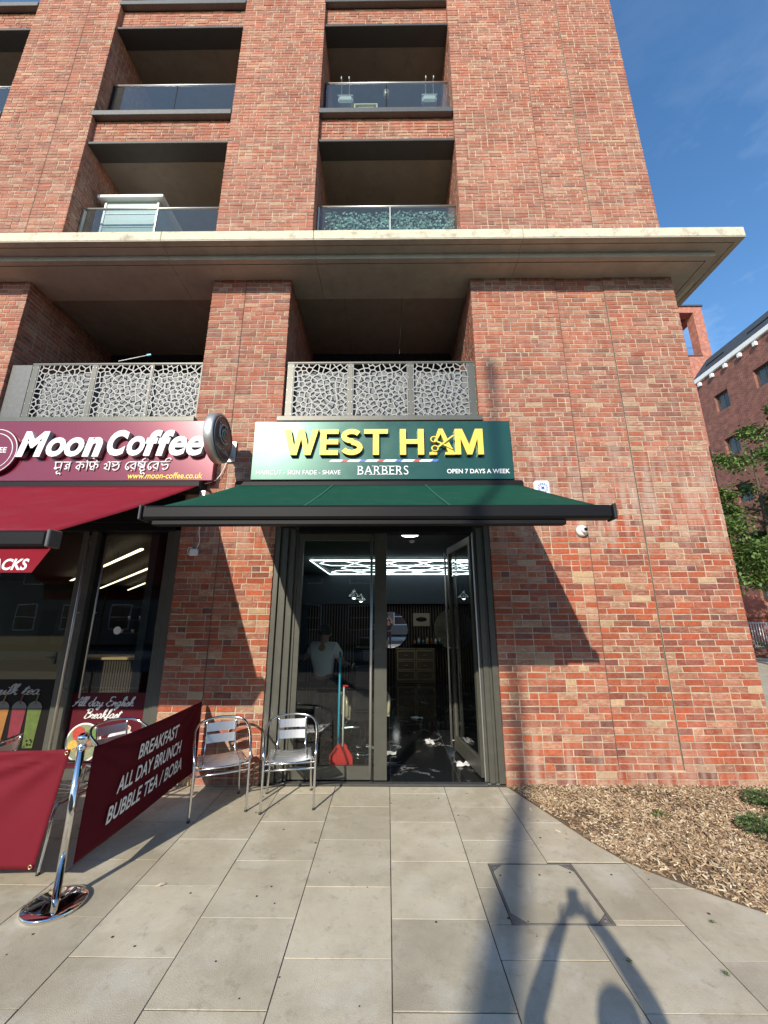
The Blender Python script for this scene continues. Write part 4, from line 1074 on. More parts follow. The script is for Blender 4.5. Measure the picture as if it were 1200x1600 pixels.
# bengali line, drawn as strokes: head bar plus hooks
def stroke_text(glyphs, x0, z0, h, m, par, y, r=.0085):
    mb = MB(); x = x0
    for g_, w_ in glyphs:
        for line in g_:
            pts = [(x+px*h, y, z0+pz*h) for px, pz in line]
            if len(pts) > 2: pts = [tuple(p) for p in smooth_path(pts, 4)]
            mb.tube(pts, r, 6)
        x += w_*h
    return mb, x
T = 1.0   # head bar height
ma = ([[(0,T),(.85,T)],[(.7,T),(.7,0)],[(.12,T),(.15,.5),(.35,.35),(.7,.45)],[(.15,.5),(.08,.3),(.25,.2),(.35,.35)]], .86)
uu = [[(.5,0),(.35,-.15),(.45,-.35),(.62,-.25),(.8,-.42)]]
na = ([[(0,T),(.8,T)],[(.65,T),(.65,0)],[(.65,.65),(.4,.75),(.3,.5),(.45,.4),(.42,.2),(.2,.25)]], .82)
ka = ([[(0,T),(.95,T)],[(.45,T),(.45,0)],[(.45,.75),(.1,.4),(.45,.15)],[(.45,.7),(.75,.75),(.85,.45),(.7,.35)]], .98)
ii_ = ([[(0,T),(.35,T)],[(.2,T),(.2,0)],[(.2,T),(.1,1.3),(.6,1.45),(1.05,1.2),(1.05,1.02)]], .36)
pha = ([[(0,T),(1.0,T)],[(.55,T),(.55,0)],[(.1,T),(.1,.6),(.3,.45),(.55,.6)],[(.55,.7),(.8,.75),(.9,.45),(.75,.3)],[(.3,.45),(.2,.2),(.5,.15)]], 1.02)
ee = ([[(.05,.7),(.25,.8),(.35,.5),(.1,.3)],[(.1,.3),(.5,.1)],[(.35,.95),(.6,.95),(.6,0)]], .72)
nda = ([[(0,T),(.95,T)],[(.1,.8),(.3,.7),(.3,.5),(.12,.5)],[(.3,.5),(.75,.75),(.8,.3),(.5,.05),(.25,.2)],[(.8,T),(.65,.8),(.9,.7)]], .98)
ekar = ([[(.4,T),(.15,.75),(.1,.35),(.3,.1),(.42,.3),(.25,.45)]], .42)
ra = ([[(0,T),(.8,T)],[(.62,T),(.62,0)],[(.6,.85),(.15,.5),(.6,.15)],[(.28,.02),(.34,-.06)]], .82)
shta = ([[(0,T),(.95,T)],[(.7,T),(.7,.1)],[(.12,T),(.12,.55),(.7,.5)],[(.15,.85),(.6,.6)],[(.7,.35),(.35,.35),(.3,.1),(.6,0),(.8,.15)],[(.4,1.05),(.5,1.3),(.85,1.4),(1.0,1.2)]], .98)
nta = ([[(0,T),(.95,T)],[(.15,.8),(.3,.6),(.75,.7),(.75,.3),(.45,.1),(.3,.3)],[(.5,1.02),(.55,1.3),(.9,1.42),(1.05,1.2)]], .98)
sp = ([], .42)
muu = (ma[0]+uu, ma[1]); shuu = (shta[0]+[[(.55,0),(.4,-.15),(.5,-.35),(.68,-.25),(.85,-.42)]], shta[1])
mb_, xe = stroke_text([muu,na,sp,ka,ii_,pha,sp,ee,nda,sp,ekar,ra,shuu,ekar,ra,nta], 0, 0, 1, M['white_paint'], ms, 0, r=.075)
sxx = 1.56/xe; mb_.xf(Matrix.Translation((-4.47-orm[0], -.134-orm[1]-.006, 3.735-3.6)) @ Matrix.Diagonal((sxx, .08, .125, 1)))
mb_.build('lettering', M['white_paint'], ms)

ca = empty('crimson_awning', (-5, -.1, 3.45), label='crimson canvas awning with lettered valance over the coffee shop', cat='awning')
orc = (-5,-.1,3.45)
m_ = MB(); m_.bbox(-6.6,-2.42,-.24,-.03,3.43,3.57,.02); S(m_, 'cassette', M['black_metal'], ca, orc)
m_ = MB()
for j in range(ny_+1):
    for i in range(nx_+1):
        u, v_ = i/nx_, j/ny_; x = -6.6+(4.16)*u; m_.v.append((x, -.22-2.09*v_, 3.50-1.06*v_-.016*math.sin(math.pi*v_)+.003*math.sin(u*33+5*v_)*math.sin(math.pi*v_)+.004*math.sin(u*12-3*v_)*v_))
for j in range(ny_):
    for i in range(nx_): a_ = j*(nx_+1)+i; m_.face([a_, a_+nx_+1, a_+nx_+2, a_+1], True)
cl = S(m_, 'canvas', M['red_cloth'], ca, orc); cl.modifiers.new('t','SOLIDIFY').thickness = .003
m_ = MB(); m_.bbox(-6.6,-2.40,-2.38,-2.28,2.335,2.45,.016); S(m_, 'front_bar', M['black_metal'], ca, orc)
m_ = MB(); m_.bbox(-2.398,-2.37,-2.386,-2.274,2.33,2.456,.006); S(m_, 'end_cap', M['ledge'], ca, orc)
m_ = MB(); m_.prism([(-6.6,2.334),(-2.378,2.334),(-2.485,2.155),(-6.6,2.155)], -2.336,-2.333); vl = S(m_, 'valance', M['red_cloth'], ca, orc)
text('lettering', 'SNACKS', -2.90-orc[0], -2.3385-orc[1], 2.172-orc[2], .385, .08, M['white_vinyl'], vl, bold=.03, shear=.25)
m_ = MB(); m_.tube([(-2.75,-.25,3.40),(-3.6,-1.2,2.95),(-2.8,-2.27,2.40)], .028, 10); S(m_, 'folding_arm', M['black_metal'], ca, orc)
m_ = MB(); m_.bbox(-2.44,-2.36,-.2,-.05,3.36,3.44,.006); m_.tube([(-2.40,-.2,3.38),(-2.40,-.24,3.30)], .012, 8); S(m_, 'bracket', M['steel'], ca, orc)

# round blade sign
bl = empty('blade_sign', (-2.15, -.02, 4.02), label='round double sided coffee shop blade sign with silver rim fixed to pier', cat='hanging sign')
rr_ = .315; cy_ = -.50
m_ = MB(); m_.lathe([(rr_-.012,-.03),(rr_,-.02),(rr_,.075),(rr_-.012,.085)], (0,cy_,0), 56, 'X'); m_.build('drum', M['steel'], bl)
dark_face = mat('brown_face', (.10,.035,.04), .35)
m_ = MB(); m_.lathe([(rr_-.03,.0),(rr_-.03,.004)], (.086,cy_,0), 56, 'X'); m_.build('face', dark_face, bl)
m_ = MB()
m_.tube([(.094,cy_+(rr_-.045)*math.cos(R(a)),(rr_-.045)*math.sin(R(a))) for a in range(0,360,8)], .004, 6, closed=True)
m_.tube([(.094,cy_+.13*math.cos(R(a)),.05+.12*math.sin(R(a))) for a in range(60,330,10)], .011, 6)
m_.tube([(.094,cy_+.02+.075*math.cos(R(a)),.05+.07*math.sin(R(a))) for a in range(40,320,10)], .009, 6)
m_.tube([(.094,cy_-.14,-.05),(.094,cy_-.14,.15),(.094,cy_-.07,.03),(.094,cy_,.15),(.094,cy_,-.02)], .010, 6)
m_.build('emblem', M['letter_side'], bl)
me_ = text_mesh('Moon Coffee', .36, .06, 0, .1, .02, 1, [M['letter_side']]); me_.transform(Matrix.Rotation(R(90),4,'Z')); o_ = bpy.data.objects.new('lettering', me_); col.objects.link(o_); o_.parent = bl; o_.location = (.0915, cy_-.18, -.18)
m_ = MB(); m_.bbox(-.03,.03,-.19,-.0,-.06,.14,.004); m_.bbox(-.06,.06,-.012,-.0,-.12,.18,.003); m_.build('bracket', M['steel'], bl)
cb = MB(); cb.tube(smooth_path([(-2.2,-.02,3.92),(-2.25,-.03,3.75),(-2.33,-.05,3.62),(-2.5,-.08,3.56)],6), .006, 6); tag(cb.build('cable', M['white_paint']), 'thin pale cable looping down from the round blade sign', 'cable')

# small fittings on the wall
al = empty('alarm_box', (2.06,-.0,3.50), label='white rounded alarm box with blue round emblem above the awning end', cat='alarm box')
m_ = MB(); m_.bbox(-.105,.105,-.075,-.001,-.11,.11,.025); m_.build('case', M['white_paint'], al)
m_ = MB()
for r0 in (.068,.048): m_.tube([(r0*math.cos(R(a)),-.077,.0+r0*math.sin(R(a))) for a in range(0,360,12)], .003, 5, closed=True)
m_.obox((0,-.077,0),(.02,0,.02),(0,.002,0),(-.006,0,.006)); m_.obox((0,-.077,0),(.02,0,-.02),(0,.002,0),(.006,0,.006))
for a in range(0,360,30): m_.obox((.058*math.cos(R(a)),-.077,.058*math.sin(R(a))),(.006,0,0),(0,.0015,0),(0,0,.004))
m_.build('emblem', M['blue_stripe'], al)
cc = empty('security_camera', (2.53,0,2.93), label='white dome security camera on the brick wall right of the awning', cat='security camera')
m_ = MB(); m_.lathe([(.075,-.001),(.075,-.03),(.068,-.045),(.05,-.06)], (0,0,0), 28, 'Y'); m_.build('housing', M['white_paint'], cc)
m_ = MB(); m_.lathe([(.046,-.0605),(.044,-.08),(.032,-.10),(.012,-.11)], (.01,0,.0), 24, 'Y'); m_.build('eyeball', M['white_paint'], cc)
m_ = MB(); m_.lathe([(.025,-.104),(.022,-.113),(.01,-.116)], (.012,0,.004), 20, 'Y'); m_.build('lens', M['black_metal'], cc)
jb = empty('sensor_box', (-2.50,0,2.66), label='small white sensor box with looped cable on the shaded brick pier', cat='sensor')
m_ = MB(); m_.bbox(-.05,.05,-.06,-.001,-.05,.04,.012); m_.build('case', M['white_paint'], jb)
m_ = MB(); m_.tube(smooth_path([(.02,-.02,.04),(.05,-.02,.14),(.03,-.02,.28),(.04,-.02,.42)],5), .006, 6); m_.tube(smooth_path([(-.02,-.03,-.05),(-.07,-.03,-.03),(-.08,-.03,.05),(-.03,-.03,.05)],5), .005, 6); m_.build('cable', M['white_paint'], jb)

# things on the balconies
pl_m = mat('pale_planter', (.62,.66,.64), .5)
for (x, lb) in ((-.80, 'pale planter hooked inside the glass at the left end of the balcony'), (.84, 'pale planter hooked inside the glass at the right end of the balcony')):
    e = empty('planter', (x,.34,11.97), label=lb, cat='planter', group='planters hooked on the third floor balcony')
    m_ = MB(); m_.bbox(-.145,.145,.0,.14,-.43,-.27,.035); m_.bbox(-.155,.155,-.01,.15,-.2995,-.2695,.01); m_.build('pot', pl_m, e)
    m_ = MB()
    for s in (-1,1): m_.tube([(s*.075,-.11,.0-.03),(s*.075,-.11,.035),(s*.075,-.02,.035),(s*.075,-.005,-.27)], .008, 6)
    m_.build('hooks', pl_m, e)
e = empty('rail_lantern', (.0,.33,11.87), label='small cream lantern clipped at the middle of the balcony glass', cat='lantern')
m_ = MB(); m_.lathe([(.02,-.08),(.055,-.12),(.055,-.22),(.03,-.26)], (0,0,0), 16); m_.build('shade', RM['cream'], e)
m_ = MB(); m_.tube([(0,0,-.08),(0,0,.02),(0,-.06,.04)], .006, 6); m_.build('clip', M['black_metal'], e)
e = empty('storage_crate', (-.40,.34,11.02), label='small yellow crate low behind the balcony glass', cat='crate'); ym = mat('yellow_crate', (.75,.68,.38), .5)
m_ = MB(); m_.bbox(-.23,.23,0,.2,.27,.30,.005); m_.bbox(-.23,.23,0,.2,.42,.45,.005)
for xx in (-.23,.20): m_.bbox(xx,xx+.03,0,.2,.3005,.4195,.003)
m_.box(-.15,.15,.03,.17,.32,.40); m_.build('box', ym, e)
# enclosed white glazed cabinet on lower left balcony
e = empty('balcony_cabinet', (-4.65,.75,7.35), label='white framed glazed cabinet standing on the lower left balcony', cat='cabinet')
m_ = MB()
for xx in (-.50,.46):
    for yy in (-.30,.26): m_.bbox(xx,xx+.04,yy,yy+.04,0,1.84,.004)
m_.bbox(-.60,.60,-.38,.34,1.845,1.91,.008); m_.build('frame', M['white_paint'], e)
pg = mat('pale_panel', (.42,.52,.50), .4)
m_ = MB(); m_.box(-.455,.455,-.285,-.275,.0,1.84)
m_.build('front_panel', pg, e)
for zz in (.9,1.25,1.55):
    m_ = MB(); m_.bbox(-.455,.455,-.297,-.2855,zz,zz+.02,.003); m_.build('rail', M['white_paint'], e)
m_ = MB(); m_.box(-.50,-.49,-.25,.25,0,1.84); m_.box(.49,.50,-.25,.25,0,1.84); m_.build('side_panel', pg, e)
# climbing leaves pressed behind the right balcony glass
hm = MB(); lr = random.Random(5)
for i in range(3200):
    x = lr.uniform(-1.1, 1.17); z_ = lr.uniform(7.4, 8.72); y = lr.uniform(.30,.36)
    if x < -1.02 and lr.random() < .6: continue
    s = lr.uniform(.018,.034); n_ = Vector((lr.gauss(0,.5),-1,lr.gauss(0,.5))).normalized(); u_ = n_.cross(Vector((lr.gauss(0,1),0,1))).normalized(); v2 = n_.cross(u_)
    c = Vector((x,y,z_)); b0 = len(hm.v); k_ = lr.uniform(.6,1.5); hm.col = (.30*k_,.46*k_,.38*k_)
    for (p, q_) in ((-1,0),(0,-.7),(1,0),(0,.7)): hm.v.append(tuple(c+u_*p*s+v2*q_*s))
    hm.face([b0,b0+1,b0+2,b0+3])
tag(hm.build('leaf_screen', M['leaf']), 'artificial ivy leaf screen behind the glass of the lower right balcony', 'privacy screen', kind='stuff')
m_ = MB(); m_.tube([(-4.0,.02,5.53),(-3.55,-.02,5.60)], .006, 6); wh = m_.build('aerial', M['white_paint']); tag(wh, 'thin pale rod with blue tip lying on the left lattice rail', 'rod')
m_ = MB(); m_.obox((-3.53,-.02,5.605),(.03,0,.005),(0,.01,0),(-.002,0,.012)); m_.build('tip', blue_p, wh)

# ------------------------------------------------------------------ cafe front
cf = frame_boxes([(-2.80,-2.722,.02,.28,.02,3.03),(-2.86,-2.801,.05,.28,.02,2.99),(-2.93,-2.861,.08,.28,.02,2.97),(-3.94,-3.86,.06,.26,.02,2.95),(-4.05,-3.975,.06,.26,.02,2.95)], 'cafe_frame', M['frame'])
frame_boxes([(-9,-2.722,.02,.28,2.952,3.05)], 'cafe_frame', M['black_metal'])
frame_boxes([(-9,-2.722,-.03,.019,3.05,3.42)], 'cafe_frame', M['black_metal'])
frame_boxes([(-3.86,-2.93,.08,.26,.02,.14)], 'cafe_frame', M['frame'])
frame_boxes([(-5.55,-5.45,.06,.26,.02,2.95),(-5.45,-4.05,.08,.26,.02,.14),(-8.9,-5.55,.08,.26,.02,.14)], 'cafe_frame', M['frame'])
wf = MB(); wf.box(-3.86,-2.93,.14,.15,.14,2.95); P(wf, 'shop_window', M['glass'])
wf = MB(); wf.box(-5.45,-4.05,.14,.15,.14,2.95); P(wf, 'shop_window', M['glass'])
wf = MB(); wf.box(-8.9,-5.55,.14,.15,.14,2.95); P(wf, 'shop_window', M['glass'])
for (xx, yy) in ((-3.90,-.02),(-3.72,.06)):
    m_ = MB(); m_.tube([(xx,yy,.35 if yy < 0 else .9),(xx,yy,2.88)], .017 if yy < 0 else .010, 12)
    for zz in (1.0,1.9,2.8): m_.tube([(xx,yy,zz),(xx,.09,zz)], .008, 8)
    P(m_, 'pull_handle', M['steel'])
# cafe room
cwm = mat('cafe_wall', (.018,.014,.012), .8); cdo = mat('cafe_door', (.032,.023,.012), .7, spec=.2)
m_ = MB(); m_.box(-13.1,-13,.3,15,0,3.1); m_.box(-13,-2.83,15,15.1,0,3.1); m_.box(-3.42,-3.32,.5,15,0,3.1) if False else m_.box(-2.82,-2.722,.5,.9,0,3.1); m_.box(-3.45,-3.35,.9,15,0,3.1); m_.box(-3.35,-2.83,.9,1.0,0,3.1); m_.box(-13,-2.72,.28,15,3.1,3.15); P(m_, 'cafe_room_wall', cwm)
cafe_floor = MB(); cafe_floor.box(-13,-2.82,.28,15,-.01,.012); cafe_floor.build('cafe_floor', mat('cafe_floor', (.06,.05,.04), .4), kind='structure')
STRIPS = (((-10.585,8.084,2.92),(-4.034,1.333,2.92)),((-11.494,10.946,2.92),(-4.545,2.943,2.92)),((-11.182,12.196,2.92),(-6.207,5.919,2.92)),((-11.056,13.649,2.92),(-8.851,10.591,2.92)))
for i, (p0, p1) in enumerate(STRIPS):
    p0 = Vector(p0); p1 = Vector(p1); d_ = (p1-p0)/2; sdv = Vector((-d_.y, d_.x, 0)).normalized()
    m_ = MB(); m_.obox((p0+p1)/2, d_, sdv*.022, (0,0,.013)); o = m_.build('strip_light', RM['warm'])
    tag(o, ('longest warm strip light, crossing behind the coffee shop door handle','second warm strip light, in the middle of the right coffee shop pane','third warm strip light from the top in the coffee shop pane','short warm strip light farthest from the window')[i], 'strip light', 'strip lights on the coffee shop ceiling')
    for t in (.2,.8):
        c = p0.lerp(p1,t); m_ = MB(); m_.box(c.x-.003,c.x+.003,c.y-.003,c.y+.003,2.935,3.1); m_.build('hanger', M['black_metal'], o)
e = empty('cafe_counter', (-5.4,3.2,.012), label='dark fluted cafe counter with pale wooden top', cat='counter')
m_ = MB(); m_.bbox(-1.0,1.4,-.05,.6,1.0,1.05,.01); m_.build('top', mat('pale_oak', (.45,.30,.15), .5, var=.2), e)
m_ = MB()
for i in range(46): m_.bbox(-.98+i*.051,-.98+i*.051+.04,0,.55,0,.998,.004)
m_.build('front', mat('dark_flutes', (.06,.04,.03), .6), e)
e = empty('display_shelves', (-7.2,7.6,.012), label='cafe back shelves with stacked cups', cat='shelves')
m_ = MB()
for zz in (1.3,1.7,2.1): m_.bbox(-1.2,1.0,-.15,.2,zz,zz+.03,.004)
m_.build('boards', cdo, e)
for i in range(12):
    m_ = MB(); m_.lathe([(.03,0),(.042,.1),(.038,.1),(.028,.01)], (-8.2+i*.17, 7.6, 1.343+.4*(i%2)), 12); tag(m_.build('cup', M['white_paint']), 'small white cup on the cafe back shelves', 'cup', 'cups on the cafe shelves')
e = empty('inner_door', (-6.6,2.6,.012), label='tan inner door with black lever handle inside the coffee shop', cat='door')
m_ = MB(); m_.bbox(-.9,.75,0,.05,0,2.5,.006); m_.build('leaf', cdo, e)
m_ = MB(); m_.bbox(.45,.50,-.02,-.001,1.0,1.2,.004); m_.tube([(.475,-.02,1.12),(.475,-.06,1.12),(.36,-.06,1.12)], .010, 8); m_.build('handle', M['black_metal'], e)
# white round sticker, window graphics
m_ = MB(); m_.lathe([(.048,0),(.048,-.002)], (-3.44,.137,1.68), 28, 'Y'); tag(m_.build('round_sticker', M['white_vinyl']), 'round white sticker on the coffee shop window', 'sticker')
gr = empty('breakfast_window_graphic', (-3.395,.134,.14), label='maroon breakfast window graphic with white script, plate and coffee cup', cat='window graphic')
m_ = MB(); m_.box(-.46,.46,0,.003,0,.81); m_.build('backing', mat('maroon_vinyl', (.085,.006,.014), .5, spec=.2), gr)
SG = {   # brush script letters: strokes in units of the capital height, and advance
 'A': ([[(.0,.05),(.1,.0),(.35,.5),(.62,1.0),(.60,.5),(.62,.0),(.72,.05)],[(.1,.42),(.4,.38),(.78,.44)]], .74),
 'E': ([[(.62,.9),(.45,1.0),(.22,.88),(.24,.62),(.46,.54),(.2,.48),(.04,.24),(.14,.02),(.4,.0),(.6,.14)]], .60),
 'B': ([[(.22,.95),(.16,.5),(.08,.0)],[(.0,.82),(.3,1.0),(.56,.9),(.5,.64),(.22,.54),(.52,.46),(.52,.16),(.26,-.02),(.06,.06)]], .60),
 'l': ([[(.0,.05),(.22,.55),(.26,.98),(.12,.9),(.06,.3),(.12,.0),(.26,.08)]], .24),
 'd': ([[(.34,.42),(.14,.44),(.02,.18),(.14,.0),(.3,.16),(.42,.98),(.36,.3),(.42,.0),(.54,.08)]], .50),
 'a': ([[(.34,.42),(.14,.44),(.02,.18),(.12,.0),(.28,.14),(.36,.42),(.32,.1),(.42,.0),(.52,.08)]], .46),
 'y': ([[(.02,.4),(.1,.1),(.22,.04),(.34,.42),(.28,-.1),(.1,-.42),(.0,-.3),(.2,-.08),(.48,.08)]], .44),
 'n': ([[(.0,.38),(.06,.42),(.04,.0),(.16,.32),(.3,.42),(.28,.1),(.36,.0),(.46,.08)]], .42),
 'm': ([[(.0,.38),(.06,.42),(.04,.0),(.14,.34),(.24,.4),(.22,.0),(.34,.34),(.44,.4),(.42,.08),(.52,.0),(.6,.08)]], .58),
 'g': ([[(.34,.42),(.14,.44),(.02,.2),(.14,.06),(.28,.18),(.35,.42),(.28,-.12),(.1,-.42),(.0,-.3),(.2,-.08),(.48,.08)]], .44),
 'i': ([[(.0,.1),(.1,.42),(.06,.1),(.12,.0),(.24,.08)],[(.14,.62),(.16,.65),(.18,.68)]], .22),
 's': ([[(.0,.08),(.2,.46),(.26,.24),(.22,.02),(.08,.02),(.2,.0),(.38,.1)]], .34),
 'h': ([[(.0,.05),(.2,.55),(.24,.98),(.12,.85),(.04,.0),(.14,.3),(.28,.4),(.26,.08),(.34,.0),(.44,.08)]], .42),
 'r': ([[(.0,.08),(.1,.44),(.16,.36),(.28,.38),(.22,.1),(.28,.0),(.4,.08)]], .36),
 'e': ([[(.02,.14),(.24,.3),(.2,.44),(.06,.34),(.04,.08),(.16,.0),(.36,.1)]], .32),
 'k': ([[(.0,.05),(.2,.55),(.24,.98),(.12,.85),(.04,.0)],[(.32,.44),(.08,.2),(.26,.16),(.3,.0),(.44,.08)]], .42),
 'f': ([[(.0,.08),(.24,.6),(.28,.98),(.16,.88),(.1,.2),(.04,-.38),(.16,-.2),(.14,.06),(.36,.1)]], .34),
 't': ([[(.0,.08),(.16,.8),(.1,.3),(.12,.0),(.28,.08)],[(.0,.56),(.14,.58),(.3,.6)]], .26),
 'u': ([[(.0,.36),(.06,.42),(.04,.1),(.14,.0),(.28,.14),(.32,.42),(.3,.08),(.36,.0),(.46,.08)]], .44),
 'b': ([[(.0,.05),(.2,.55),(.24,.98),(.12,.85),(.06,.1),(.18,.0),(.3,.16),(.24,.4),(.12,.3),(.4,.3)]], .38),
 ' ': ([], .30)}
SG['B2'] = SG['B']
def script_word(word, x, z, w, h, m, par, y, r=.052):
    mb = MB(); cx = 0
    for c in word:
        st_, adv = SG[c]
        for line in st_:
            pts = [Vector((cx+px+pz*.30, 0, pz)) for px, pz in line]; pts = smooth_path(pts, 4)
            rr = [r*(1.0+.45*math.sin(i*1.1)) for i in range(len(pts))]
            mb.tube(pts, rr, 6)
        cx += adv
    mb.xf(Matrix.Translation((x, y, z)) @ Matrix.Diagonal((w/cx, .04, h, 1)))
    return mb.build('lettering', m, par)
script_word('All day English', -.44, .66, .74, .105, M['white_vinyl'], gr, -.004)
script_word('Breakfast', -.28, .525, .44, .105, M['white_vinyl'], gr, -.004)
e2 = MB(); e2.lathe([(.215,0),(.215,-.002)], (-.235,-.002,.26), 40, 'Y'); pl = e2.build('plate', M['white_vinyl'], gr)
def blob(x, z_, r, c, y, par, sq=1.0):
    m_ = MB(); m_.lathe([(r,0),(r*.98,-.0015)], (0,0,0), 22, 'Y'); m_.xf(Matrix.Translation((x,y,z_)) @ Matrix.Diagonal((1,1,sq,1))); m_.build('print', mat('print_ink', c, .5, var=.3, vscale=50), par)
blob(-.235,.26,.198,(.22,.24,.14),-.005,pl); blob(-.30,.36,.075,(.45,.05,.03),-.0075,pl); blob(-.35,.23,.06,(.62,.38,.08),-.0075,pl); blob(-.20,.24,.08,(.32,.16,.10),-.0075,pl,.7); blob(-.15,.35,.06,(.12,.22,.05),-.0075,pl); blob(-.24,.14,.06,(.5,.3,.2),-.0075,pl,.7)
e2 = MB(); e2.lathe([(.17,0),(.17,-.002)], (0,0,0), 36, 'Y'); e2.xf(Matrix.Translation((.22,-.002,.31)) @ Matrix.Diagonal((1,1,.5,1))); su = e2.build('saucer', M['white_vinyl'], gr)
m_ = MB(); m_.prism([(.12,.42),(.32,.42),(.29,.31),(.25,.27),(.19,.27),(.15,.31)], -.0065,-.0045); m_.build('cup_print', mat('cup_ink', (.55,.55,.56), .5), su)
blob(.22,.42,.10,(.75,.72,.68),-.0085,su,.38); blob(.22,.42,.085,(.42,.20,.08),-.0115,su,.36); blob(.22,.42,.035,(.75,.6,.45),-.0145,su,.4)
gm = empty('milk_tea_window_graphic', (-4.72,.134,.14), label='black bubble tea window graphic with script and coloured drinks', cat='window graphic')
m_ = MB(); m_.box(-.72,.66,0,.003,0,.96); m_.build('backing', mat('black_vinyl', (.008,.006,.006), .6, spec=.15), gm)
script_word('Bubble milk tea', -.66, .79, 1.10, .12, mat('shaded_vinyl', (.30,.30,.30), .5), gm, -.004)  # grey script: the awning shade is put into its colour
for i, (xx, c) in enumerate(((-.20,(.13,.08,.05)),(.03,(.26,.11,.02)),(.24,(.16,.012,.025)),(.43,(.08,.12,.02)))):  # drink inks darkened, awning shade included in their colours
    m_ = MB(); m_.prism([(xx-.085,.62),(xx+.085,.62),(xx+.06,.2),(xx-.06,.2)], -.0045,-.0025); dr = m_.build('drink', mat('drink_ink', c, .5, var=.25, vscale=20), gm)
    m_ = MB(); m_.prism([(xx+.09*math.cos(R(a)), .63+.085*math.sin(R(a))) for a in range(0,181,15)], -.0075,-.005); m_.build('lid', mat('lid_ink', (.12,.125,.125), .4), dr)
    m_ = MB(); m_.prism([(xx-.008,.68),(xx+.008,.68),(xx+.03,.80),(xx+.014,.80)], -.0105,-.008); m_.build('straw', mat('straw_ink', (c[0]*.8,c[1]*.8,c[2]*.8), .5), dr)
    m_ = MB()
    for k_ in range(12): m_.lathe([(.010,0),(.009,-.001)], (xx+rnd.uniform(-.045,.045),-.008,.21+rnd.uniform(.0,.08)), 8, 'Y')
    m_.build('pearls', mat('pearl_ink', (.02,.015,.01), .3), dr, kind='stuff')

# ------------------------------------------------------------------ chairs, table
def make_chair(loc, rz, label, grp):
    e = empty('bistro_chair', loc, rz, label=label, cat='chair', group=grp)
    r = .0125
    loop = smooth_path([(-.255,-.235,0),(-.255,-.235,.42),(-.262,-.20,.54),(-.270,-.08,.64),(-.262,.10,.705),(-.19,.215,.755),(0,.265,.775),(.19,.215,.755),(.262,.10,.705),(.270,-.08,.64),(.262,-.20,.54),(.255,-.235,.42),(.255,-.235,0)], 6)
    m_ = MB(); m_.tube(loop, r, 12); m_.build('arm_frame', M['alu'], e)
    for s in (-1,1):
        m_ = MB(); m_.tube(smooth_path([(s*.235,-.20,.44),(s*.225,.10,.425),(s*.22,.17,.40),(s*.225,.20,.2),(s*.235,.235,0)],5), r*.92, 10); m_.build('rear_leg', M['alu'], e)
        m_ = MB(); m_.tube(smooth_path([(s*.17,-.19,.445),(s*.17,.10,.435),(s*.155,.165,.46),(s*.15,.20,.55),(s*.15,.235,.755)],5), r*.75, 10); m_.build('back_upright', M['alu'], e)
        for yy in (-.235,.235):
            m_ = MB(); m_.lathe([(.0145,.0),(.0145,.018)], (s*(.255 if yy < 0 else .235),yy,0), 10); m_.build('foot_cap', M['black_plastic'], e)
    for zz, yy in ((.425,-.235),(.37,-.235)):
        m_ = MB(); m_.tube([(-.255,yy,zz),(.255,yy,zz)], r*.72, 10); m_.build('crossbar', M['alu'], e)
    m_ = MB(); m_.tube([(-.225,.19,.33),(.225,.19,.33)], r*.7, 8); m_.build('crossbar', M['alu'], e)
    for i in range(6):      # seat slats, dished
        y0 = -.225+i*.068; m_ = MB(); pts = []
        n_ = 10
        for k_ in range(n_+1):
            u = k_/n_*2-1; z_ = .452-.022*(1-u*u)-.006*math.sin(i/5*math.pi)
            m_.v += [(u*.215,y0,z_),(u*.215,y0+.056,z_),(u*.215,y0+.056,z_-.004),(u*.215,y0,z_-.004)]
        for k_ in range(n_):
            a_ = k_*4; c_ = a_+4
            m_.face([a_,c_,c_+1,a_+1]); m_.face([a_+3,a_+2,c_+2,c_+3]); m_.face([a_,a_+3,c_+3,c_]); m_.face([a_+1,c_+1,c_+2,a_+2])
        m_.build('seat_slat', M['alu_matt'], e)
    for zz in (.535,.645):
        m_ = MB(); n_ = 8
        for k_ in range(n_+1):
            u = k_/n_*2-1; yb = .202+(zz-.53)*.16+.012*(1-u*u)
            yt = yb+.014
            m_.v += [(u*.155,yb-.004,zz),(u*.155,yt-.004,zz+.082),(u*.155,yt,zz+.082),(u*.155,yb,zz)]
        for k_ in range(n_):
            a_ = k_*4; c_ = a_+4
            m_.face([a_,a_+1,c_+1,c_][::-1]); m_.face([a_+3,c_+3,c_+2,a_+2][::-1]); m_.face([a_+1,a_+2,c_+2,c_+1][::-1]); m_.face([a_,c_,c_+3,a_+3][::-1])
        m_.build('back_slat', M['alu_matt'], e)
    return e
c0 = make_chair((-1.73,-.50,0), R(26), 'silver slatted bistro chair in front of the brick pier, beside the maroon banner', 'aluminium bistro chairs outside the shops')
def chair_copy(loc, rz, label):
    r_ = c0.copy(); col.objects.link(r_); r_.location = loc; r_.rotation_euler = (0,0,rz); r_['label'] = label
    for c_ in c0.children: d = c_.copy(); col.objects.link(d); d.parent = r_
chair_copy((-1.035,-.375,0), R(11), 'silver slatted bistro chair in front of the barber door jamb')
chair_copy((-2.80,-1.33,0), R(172), 'silver bistro chair just behind the chrome post, between the banners')
chair_copy((-2.75,-.55,0), R(60), 'silver bistro chair under the coffee cup graphic behind the lettered banner')
chair_copy((-3.72,-1.10,0), R(-80), 'silver bistro chair behind the blank front banner at the picture edge')
